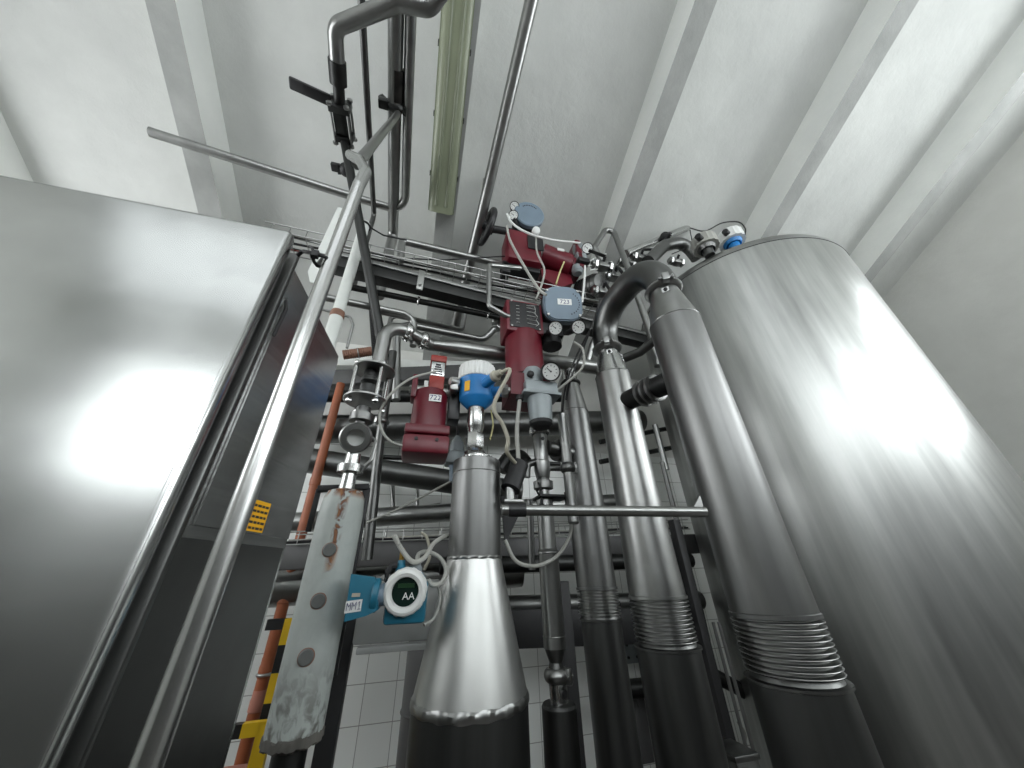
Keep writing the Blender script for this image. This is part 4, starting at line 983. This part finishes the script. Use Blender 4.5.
m = M(); m.lathe((FX-.06, FY-.05, fz(381)), (0, -1, 0), [(0, .018), (.015, .018), (.02, .01)], 12); part('port_plug', m, BKM, T)
gauge(T, V((FX+.035, FY-.10, fz(380.5))), (-.15, -.85, -.5), .050)
m = M(); m.cyl((FX-.095, FY, fz(392)), (FX-.11, FY, fz(392)), .02, 12); m.cyl((FX-.105, FY, fz(402)), (FX-.105, FY, fz(392)), .02, 12); part('elbow_fitting', m, BKM, T)
e_ = V((FX-.105, FY, fz(402)))
m = M(); m.tube(crv([e_, PY(517, 430, 1.42), PY(518.5, 462, 1.43)]), .010, None, 10); solo('air_hose', m, CBL, 'straight pale hose dropping from regulator to the dark cylinder', 'hose')
c0, c1 = PY(519.5, 464, 1.45), PY(510, 490, 1.42)
T = thing('dark_cylinder', 'tilted black open cylinder just above the bright cross bar', 'cylinder', c1)
m = M(); m.lathe(c1, c0-c1, [(0, .03), (.004, .042), ((c0-c1).length, .042), ((c0-c1).length, .035), ((c0-c1).length-.03, .035)], 28, cap=True); part('cylinder_body', m, BKM, T)
m = M(); m.cyl(c1-V((0, 0, .045)), c1+V((0, 0, .01)), .02, 14); m.box(c1-V((-.01, .01, .05)), (.085, .04, .016), None, .004); part('fitting', m, ST, T)
m = M(); m.tube(crv([V((VX+.075, VY-.165, zb2-.028)), V((VX+.12, VY-.22, zb2-.035)), PY(494, 405, 1.3), PY(503, 425, 1.32), PY(508, 440, 1.33), PY(507, 452, 1.35), PY(516, 464, 1.42)]), .009, None, 10)
solo('cable', m, TAN, 'tan cable hanging from blue transmitter gland to the dark cylinder', 'cable')
m = M(); m.tube(crv([PY(491, 410, 1.5), PY(493, 425, 1.5), PY(490, 440, 1.5)]), .004, None, 8); solo('cable', m, YC2, 'thin yellowish wire beside the steel stem of the blue transmitter', 'cable')
m = M(); m.tube(crv([PY(505, 540, 1.5), PY(515, 560, 1.5), PY(530, 566, 1.5), PY(546, 563, 1.52), PY(560, 553, 1.55), PY(570, 535, 1.6), PY(571, 520, 1.62)]), .008, None, 8); solo('cable', m, CBL, 'grey cable sagging in a loop under the bright cross bar', 'cable')
m = M(); m.prism([PY(501, 496, 1.62), PY(518, 492, 1.62), PY(519, 515, 1.62), PY(505, 545, 1.62)], (0, .01, 0)); solo('gusset_plate', m, BKM, 'dark gusset plate right of the vessel neck under the black cylinder', 'bracket')
pyp('dark bent pipe fitting behind the black cylinder', [(500, 470, 1.75), (508, 458, 1.75), (520, 455, 1.75), (528, 466, 1.75)], 14, .04, SX)
pyp('slim upright pipe behind the cross bar left of the slim clamped pipe', [(530, 500, 2.0), (532, 570, 2.0)], 7, None, SD)

# ================================================================== flow transmitter MM1
MY = 1.30
tc_ = PY(405, 592, MY); tn_ = V((-.10, -.98, -.12)).normalized()
tu = V((0, 0, 1)); tu = (tu-tn_*tu.dot(tn_)).normalized(); tr = tu.cross(tn_).normalized()
T = thing('flow_transmitter', 'teal-blue flow transmitter with large white bezel and tag MM1', 'transmitter', tc_-V((0, 0, .1)))
pm = dep(tc_)/F
Rb = 22.5*pm*.95
m = M(); m.lathe(tc_-tn_*.10, tn_, [(0, Rb*.80), (.01, Rb*.9), (.075, Rb*.92)], 44); m.box(tc_-tn_*.07-tu*Rb*.55, (Rb*1.9, .09, Rb*1.75), None, .012); part('housing', m, TEAL, T)
def jr(j, a, r, t): return (r+(.0015 if int(a/(2*math.pi)*32) % 2 == 0 else 0)) if j in (1, 2) else r, t
m = M(); m.lathe(tc_-tn_*.03, tn_, [(0, Rb*.9), (.004, Rb*.98), (.030, Rb*.98), (.040, Rb*.92), (.044, Rb*.80), (.040, Rb*.64), (.026, Rb*.60)], 96, cap=False, jit=jr); part('bezel', m, WP, T, 'white notched bezel ring')
m = M(); m.lathe(tc_-tn_*.03, tn_, [(0, Rb*.63), (.024, Rb*.63)], 40); o = part('display', m, DSP, T)
m = M(); c = tc_+tn_*(-.005); m.prism([c+tr*x*Rb+tu*y*Rb for x, y in ((-.36, .16), (.40, .16), (.40, .34), (-.36, .34))], tn_*.001); part('display_screen', m, paint('screen_green', (.015, .05, .02), .3), o)
text('display_reading', 'AA', c+tn_*.001+tr*Rb*.17-tu*Rb*.19, tn_, tu, Rb*.42, INKW, o)
# inlet body to the left, reaching the rusty pipe
def pm2(px, py, y=MY): return PY(px, py, y)
m = M(); poly = [pm2(344, 622), pm2(351, 574), pm2(374, 577), pm2(379, 586), pm2(378, 610), pm2(366, 616)]
m.prism([p+V((0, -.0, 0)) for p in poly], (0, .07, 0)); part('terminal_housing', m, TEAL, T)
m = M(); m.cyl(pm2(372, 595, MY+.03), pm2(379, 595, MY+.03), .047, 24, .004); part('housing_ring', m, TEAL, T)
m = M(); m.cyl(pm2(378, 595, MY+.03), pm2(388, 594, MY+.03), .032, 20); part('neck', m, GB, T)
c = pm2(353.5, 606)+V((0, -.001, 0)); m = M(); m.prism([c+V((x, 0, z)) for x, z in ((-.023, -.018), (.023, -.014), (.023, .017), (-.023, .013))], (0, -.001, 0)); o = part('tag_plate', m, WP, T, 'white tag reading MM1'); m = M()
for ox_, st_ in ((-.0185, ((0, 0, 0, 1), (0, 1, .5, .45), (.5, .45, 1, 1), (1, 1, 1, 0))), (-.0035, ((0, 0, 0, 1), (0, 1, .5, .45), (.5, .45, 1, 1), (1, 1, 1, 0))), (.0115, ((.5, 0, .5, 1), (.5, 1, .12, .78), (.1, 0, .9, 0)))):
    for x0_, y0_, x1_, y1_ in st_:
        P_ = [c+V((ox_+xx*.0105, -.0022, -.010+yy*.020+(ox_+xx*.0105)*.09)) for xx, yy in ((x0_, y0_), (x1_, y1_))]
        m.bar(P_[0], P_[1], .0012, .0028, up=(0, -1, .001), bev=0)
part('tag_text', m, BLI, o)
c = pm2(356, 595)+V((0, -.001, 0)); m = M(); m.box(c, (.024, .001, .010)); part('small_label', m, TAN, T)
for px, mt in ((401, GR), (417, GR)):
    m = M(); p = pm2(px, 567, MY+.04); m.lathe(p-V((0, 0, .02)), (0, 0, 1), [(0, .018), (.02, .018), (.025, .014), (.04, .012)], 14); part('cable_gland', m, TEAL if px == 401 else GR, T)
m = M(); p = pm2(402, 555, MY+.04); m.cyl(p-V((0, 0, .015)), p+V((0, 0, .02)), .008, 10); part('brass_fitting', m, paint('brass', (.35, .22, .05), .35, metal=.9), T)
m = M(); p = pm2(387, 573, MY+.03); m.tube([p, p+V((.01, 0, .02)), p+V((.03, 0, .022))], .01, .01, 8); m.torus(p+V((0, 0, -.01)), (1, .3, 0), .014, .004, 14, 6); part('chain_link', m, BKM, T)
# cables over it
def cab(label, pts, r, mat):
    m = M(); m.tube(crv([PY(*p) for p in pts]), r, None, 10); solo('cable', m, mat, label, 'cable')
cab('thick pale cable looping from the lower tray to the white-bezel transmitter', [(394, 536, 1.35), (402, 550, 1.33), (410, 560, 1.32), (417, 562, 1.32), (426, 556, 1.34), (434, 543, 1.4), (447, 535, 1.5)], .008, CBL)
cab('cable end leaning beside the pale loop above the transmitter', [(396, 536, 1.34), (399, 545, 1.33)], .007, CBL)
cab('round drooping grey cable right of the white-bezel transmitter', [(417, 562, 1.37), (419, 554, 1.4), (428, 552, 1.42), (440, 558, 1.44), (446, 570, 1.44), (442, 582, 1.42), (433, 585, 1.4), (428, 580, 1.4)], .008, CBL)
cab('tan cable rising behind the round drooping cable', [(424, 570, 1.5), (430, 555, 1.5), (427, 538, 1.55), (422, 533, 1.6)], .006, TAN)
cab('pale cable arching low beside the vessel cone', [(438, 585, 1.45), (440, 600, 1.45), (434, 618, 1.42), (424, 625, 1.4)], .005, CBL)
m = M(); c = PY(399, 610, 1.62); m.box(c, (.30, .02, .20), None, .01); m.box(c+V((0, 0, -.115)), (.26, .06, .02), None, .004); solo('mounting_panel', m, paint('light_grey_paint', (.42, .43, .42), .5), 'pale grey mounting panel behind the flow transmitter', 'panel')

# ================================================================== upper red actuator with handwheel
UY = 1.72
U = lambda px, py, dy=0: PY(px, py, UY+dy)
T = thing('handwheel_actuator', 'crimson actuator lying above the tray with a black handwheel at its left', 'actuator', U(545, 280))
pu = dep(U(540, 250))/F
b0, b1 = U(516, 252), U(540, 258)
m = M(); m.box(U(521, 256), (.28, .22, .34), None, .03); part('gear_housing', m, RED, T)
m = M(); m.box(U(531, 255)+V((0, -.115, 0)), (.13, .01, .15), None, .003); part('rating_plate', m, BKM, T)
c0, c1 = U(541, 256), U(572, 268)
m = M(); m.lathe(c0, c1-c0, [(0, .10), ((c1-c0).length-.03, .10), ((c1-c0).length-.02, .085), ((c1-c0).length, .085)], 36); part('cylinder', m, RED, T)
m = M(); m.prism([U(541, 268), U(570, 274), U(573, 283), U(560, 288), U(542, 277)], (0, .2, 0)); part('lower_housing', m, RED, T)
m = M(); m.box(U(575, 262), (.05, .2, .32), None, .008); part('end_flange', m, RED, T)
cc_ = (c0+c1)/2; m = M(); m.box(cc_+V((.0, -.1, .03)), (.06, .004, .03)); part('small_plate', m, WP, T)
wa, wb = U(507, 231), U(492, 229)
m = M(); m.cyl(wa+V((.05, 0, 0)), wb, .030, 18); m.cyl(wb, wb+(wb-wa).normalized()*.06, .045, 20); part('handwheel_shaft', m, BKM, T)
ax_ = V((1, .25, -.1)).normalized(); wc = U(487, 227)
m = M(); m.torus(wc, ax_, .135, .026, 40, 12)
uu, vv = frame(ax_)
for k in range(4):
    a = R(45+90*k); m.cyl(wc, wc+(uu*math.cos(a)+vv*math.sin(a))*.13, .014, 8)
m.cyl(wc-ax_*.04, wc+ax_*.04, .035, 16); part('handwheel', m, BK, T)
pn = V((-.05, -.97, -.16)).normalized(); pc_ = U(529.5, 213.5, -.12)
m = M(); m.lathe(pc_-pn*.30, pn, [(0, .08), (.05, .11), (.29, .120)], 40); part('positioner_body', m, BKM, T)
m = M(); m.lathe(pc_-pn*.04, pn, [(0, .13), (.035, .13), (.042, .12), (.043, .02)], 44)
o = part('positioner_cover', m, GB, T, 'round grey-blue positioner cover')
m = M(); up2 = V((0, 0, 1)); up2 = (up2-pn*up2.dot(pn)).normalized(); rt2 = up2.cross(pn)
for k in range(9):
    a = R(50+10*k); e = pc_+pn*.0035+(rt2*math.cos(a)+up2*math.sin(a))*.085; m.prism([e+rt2*x+up2*y for x, y in ((-.004, -.006), (.004, -.006), (.004, .006), (-.004, .006))], pn*.001)
part('cover_lettering', m, INK, o)
for px, py in ((514.5, 206), (513.5, 215)):
    g_ = U(px, py, -.12); m = M(); m.cyl(g_+V((0, .02, -.02)), g_+V((.12, .14, -.05)), .02, 10); part('gauge_stem', m, BKM, T); gauge(T, g_, (-.2, -.75, -.6), .040)
m = M(); m.lathe(U(535.5, 232, -.2), (-.1, -.8, -.5), [(0, .03), (.03, .03), (.035, .02)], 14); part('vent_plug', m, WP, T)
m = M(); m.box(U(520, 272), (.30, .10, .05), None, .01); m.cyl(U(508, 268), U(503, 272), .03); m.box(U(505, 271), (.06, .1, .12), None, .01); part('mounting_bracket', m, BKM, T)
T = thing('filter_regulator', 'upper grey air regulator with side gauge at right end of the handwheel actuator', 'regulator', U(580, 275))
m = M(); m.box(U(580, 262, -.05), (.09, .1, .13), None, .01); part('body', m, GR, T)
m = M(); m.lathe(U(579, 256, -.05), (0, -.1, 1), [(0, .045), (.08, .05), (.12, .04), (.125, .01)], 20); part('adjusting_bonnet', m, GR, T)
m = M(); m.lathe(U(578, 274, -.05), (0, 0, 1), [(0, .03), (.02, .045), (.07, .048)], 20); part('filter_bowl', m, GR, T)
m = M(); m.box(U(583, 262, -.1), (.1, .06, .05), None, .008); part('clamp_block', m, BKM, T)
g_ = U(587.5, 248, -.12); m = M(); m.cyl(g_+V((-.01, .06, 0)), U(583, 256, -.06), .014, 8); part('gauge_stem', m, BKM, T); gauge(T, g_, (-.3, -.8, -.5), .048)
def tubeline(label, pts, r, mat, name='air_hose', cat='hose'):
    m = M(); m.tube(crv([PY(*p) for p in pts]), r, None, 8); solo(name, m, mat, label, cat)
tubeline('white air hose arching from the upper gauges to the upper regulator', [(507, 214, 1.5), (513, 224, 1.48), (530, 234, 1.45), (553, 240, 1.5), (580, 243, 1.62)], .009, WP)
tubeline('pale hose running from the handwheel down to positioner 723', [(507, 226, 1.5), (510, 240, 1.48), (524, 266, 1.42), (538, 288, 1.36), (546, 295, 1.33)], .009, CBL)
tubeline('thin hose hanging from the round cover past the black bracket', [(536, 236, 1.5), (537, 252, 1.48), (544, 268, 1.45), (543, 280, 1.45), (536, 300, 1.45)], .007, CBL)
tubeline('thin yellowish hose behind the cylinder of the handwheel actuator', [(564, 262, 1.5), (560, 272, 1.47), (556, 284, 1.44)], .006, YC2)
tubeline('white hose dropping from the upper regulator along the roof background', [(585, 266, 1.55), (584, 285, 1.5), (582, 303, 1.42)], .008, WP)

# ================================================================== clutter between actuators and tank
def elb(label, pl_, w, fil, mat=ST, **k): return pyp(label, pl_, w, fil, mat, **k)
elb('bright bent pipe passing behind the crossover bend', [(603, 262, 1.6), (594, 248, 1.6), (610, 222, 1.6), (628, 268, 1.55), (650, 332, 1.5), (658, 366, 1.5)], 6.5, .05)
TK = lambda px, py, y=1.55: PY(px, py, y)
def exr(T):
    m = M(); c = TK(665, 237.5); clampm(m, c, TK(690, 227)-c, .038, .03, side=(0, -1, -.4)); m.cyl(c, c+V((.0, 0, -.14)), .012, 8); part('clamp', m, BKM, T)
pipe('bright straight tube pointing up over the tank rim', [TK(626, 254, 1.6), TK(692, 226, 1.6)], .034, None, SB, extra=exr)
elb('thick dark bend arching onto the tank top', [(648, 262, 1.5), (664, 246, 1.5), (684, 241, 1.5), (697, 258, 1.5)], 13, .12, SD)
# sensor heads on the tank top
for label, (px, py), col, capm, s in (('silver knurled sensor head on the tank top, nearest the bright tube', (704, 243), SG, CBL, .95), ('white-capped sensor head with blue base on the tank top', (730, 238), BLU, WP, 1.0)):
    c = PY(px, py, 1.35)
    T = thing('level_sensor', label, 'sensor', c-V((0, 0, .1)))
    m = M(); m.lathe(c-V((0, 0, .16)), (0, 0, 1), [(0, .04*s), (.07, .045*s), (.06, .06*s), (.09, .075*s)], 28); part('base', m, SD if s < 1 else BLU, T)
    m = M(); m.lathe(c-V((0, 0, .07)), (0, 0, 1), [(0, .10*s), (.10, .10*s), (.12, .085*s), (.125, .01)], 56, jit=lambda j, a, r, t: (r+(.005 if int(a/(2*math.pi)*28) % 2 else 0) if j < 2 else r, t)); part('cap', m, capm, T)
    m = M(); m.cyl(c+V((-.05, -.03, -.03)), c+V((-.13, -.06, -.03)), .025, 12); part('cable_gland', m, BKM, T)
tubeline('thin dark cable looping over the sensor heads of the tank top', [(690, 228, 1.5), (705, 231, 1.45), (722, 223, 1.4), (738, 222, 1.35), (745, 228, 1.3), (745, 235, 1.3)], .006, SX, 'cable', 'cable')
tubeline('second dark cable dropping from the bright tube end to the tank', [(690, 230, 1.55), (692, 245, 1.55), (684, 249, 1.5), (672, 254, 1.5)], .005, BK, 'cable', 'cable')
def valve(label, px, py, y, s, hd=(-1, 0, .2)):
    c = PY(px, py, y); T = thing('small_valve', label, 'valve', c)
    m = M(); m.cyl(c-V((.07*s, 0, 0)), c+V((.07*s, 0, 0)), .022*s, 16); m.box(c, (.06*s, .055*s, .055*s), None, .008); part('valve_body', m, ST, T)
    for q in (-1, 1):
        m = M(); m.hexa(c+V((q*.05*s-.01, 0, 0)), (1, 0, 0), .036*s, .02*s); part('union_nut', m, SB, T)
    m = M(); m.cyl(c, c+V((0, -.05*s, .03*s)), .010*s, 10); m.bar(c+V((0, -.05*s, .03*s)), c+V((0, -.05*s, .03*s))+V(hd).normalized()*.11*s, .02*s, .008*s); part('handle', m, BK, T)
valve('small valve just right of the upper regulator', 602, 266, 1.6, 1.3)
valve('small dark valve above the crossover bend beside the bright bent pipe', 614, 276, 1.7, 1.4, (0, -.3, -1))
valve('small valve left of the thick dark bend on the tank', 640, 258, 1.6, 1.2, (1, 0, .3))
valve('small valve under the thick dark bend near tank rim', 676, 262, 1.3, .9, (0, 0, -1))
valve('small valve beside the drum motor above the crossover bend', 602, 292, 1.6, 1.2, (.4, 0, -1))
valve('small black-handled valve between the upper regulator and tank pipes', 625, 262, 1.9, 1.5, (-.5, 0, -1))
cm = PY(590, 288, 1.75)
T = thing('drum_motor', 'dark round motor behind positioner 723 at its upper right', 'motor', cm)
m = M(); dm_ = V((.35, -.8, -.3)).normalized(); m.lathe(cm-dm_*.12, dm_, [(0, .07), (.02, .09), (.2, .095), (.23, .08), (.235, .01)], 32); part('motor_body', m, SD, T)
for k in range(6):
    m = M(); m.torus(cm-dm_*(.08-.03*k), dm_, .094, .004, 28, 6); part('cooling_fin', m, SX, T)
m = M(); m.cyl(cm+V((.05, 0, 0)), cm+V((.22, .02, .0)), .03, 16); m.hexa(cm+V((.12, .01, 0)), (1, .1, 0), .045, .03); part('shaft_coupling', m, ST, T)
elb('dark pipe linking the drum motor to the small valves', [(575, 300, 1.9), (598, 303, 1.9), (618, 296, 1.9), (640, 285, 1.9)], 8, .06, SD)
elb('pipe stub with union to the right of the cone top of the branch pipe', [(605, 366, 1.65), (640, 352, 1.5), (655, 340, 1.4)], 10, None, SD, clamps=((0, .5),))
elb('slim slanted pipe between positioner 723 and crossover bend', [(585, 372, 1.9), (592, 345, 1.85), (604, 318, 1.8)], 6, None)
for k, (a, b) in enumerate((((588, 262), (606, 254)), ((588, 266), (612, 262)), ((590, 270), (612, 268)))):
    tubeline(('topmost', 'middle', 'lowest')[k]+' of three white hoses at the right of the upper regulator', [(*a, 1.6), (*b, 1.65)], .007, WP)
# pipework in the slot between branch pipe and tank
sl = [((655, 425), (668, 470), 2.3, 6, 'bright upper slim pipe seen in the slot left of the tank', ST),
      ((662, 462), (676, 530), 2.2, 5, 'bright lower slim pipe seen in the slot left of the tank', SD),
      ((682, 590), (690, 660), 2.3, 5, 'slim pipe low in the slot right of the branch pipe', SD)]
for a, b, y, w, lab, mt in sl:
    A = PY(*a, y); B = PY(*b, y); B = V((A.x, y, B.z)); pipe(lab, [A, B], rad(*a, A, w), None, mt)
for k, (py, lab) in enumerate(((436, 'upper'), (456, 'lower'))):
    bp(lab+' thin crosswise pipe seen in the slot left of the tank', (600, py+6), (680, py-10), 2.9, 5, SX)
bp('wide dark crosswise pipe low between the branch pipe and the tank', (700, 668), (770, 705), 2.2, 14, SX)
tubeline('pale cable curve near the floor left of the tank foot', [(738, 722, 2.3), (745, 735, 2.3), (742, 752, 2.3), (730, 765, 2.3)], .008, CBL, 'cable', 'cable')
# narrow upright ladder-rail pair beside the tank
for k, (px, lab) in enumerate(((731, 'left'), (737, 'right'))):
    x = PY(px, 690, 1.75).x; m = M(); m.cyl((x, 1.75, 0), (x, 1.75, zc(x, 1.75, 622)), .008, 10); m.box((x, 1.75, .006), (.04, .04, .012)); solo('upright_rod', m, ST, lab+' one of two thin rods standing close against the tank side', 'rod')
c = PY(742, 760, 1.6); m = M(); m.box((c.x-.03, 1.6, .42), (.10, .12, .84), None, .006); m.box((c.x-.03, 1.6, .85), (.12, .14, .02), None, .004); solo('control_box', m, SD, 'small steel pedestal box at the foot of the branch pipe', 'box')

# ------------------------------------------------------------------ camera
cam = bpy.data.cameras.new('camera'); co = bpy.data.objects.new('camera', cam); C.objects.link(co)
cx_w = V((XC[0], YC[0], ZC[0])); cy_w = V((XC[1], YC[1], ZC[1])); cz_w = V((XC[2], YC[2], ZC[2]))
mt = Matrix((cx_w, cy_w, -cz_w)).transposed().to_4x4(); mt.translation = CAM; co.matrix_world = mt
cam.sensor_fit = 'HORIZONTAL'; cam.sensor_width = 36; cam.lens = F/1024*36; cam.clip_start = .02
bpy.context.scene.camera = co
w = bpy.data.worlds.new('world'); bpy.context.scene.world = w; w.use_nodes = True
w.node_tree.nodes['Background'].inputs[0].default_value = (.8, .9, 1, 1); w.node_tree.nodes['Background'].inputs[1].default_value = .3
vs = bpy.context.scene.view_settings; vs.view_transform = 'Standard'; vs.look = 'None'; vs.gamma = 1; vs.exposure = .55; vs.use_curve_mapping = False
bpy.context.scene.cycles.max_bounces = 8
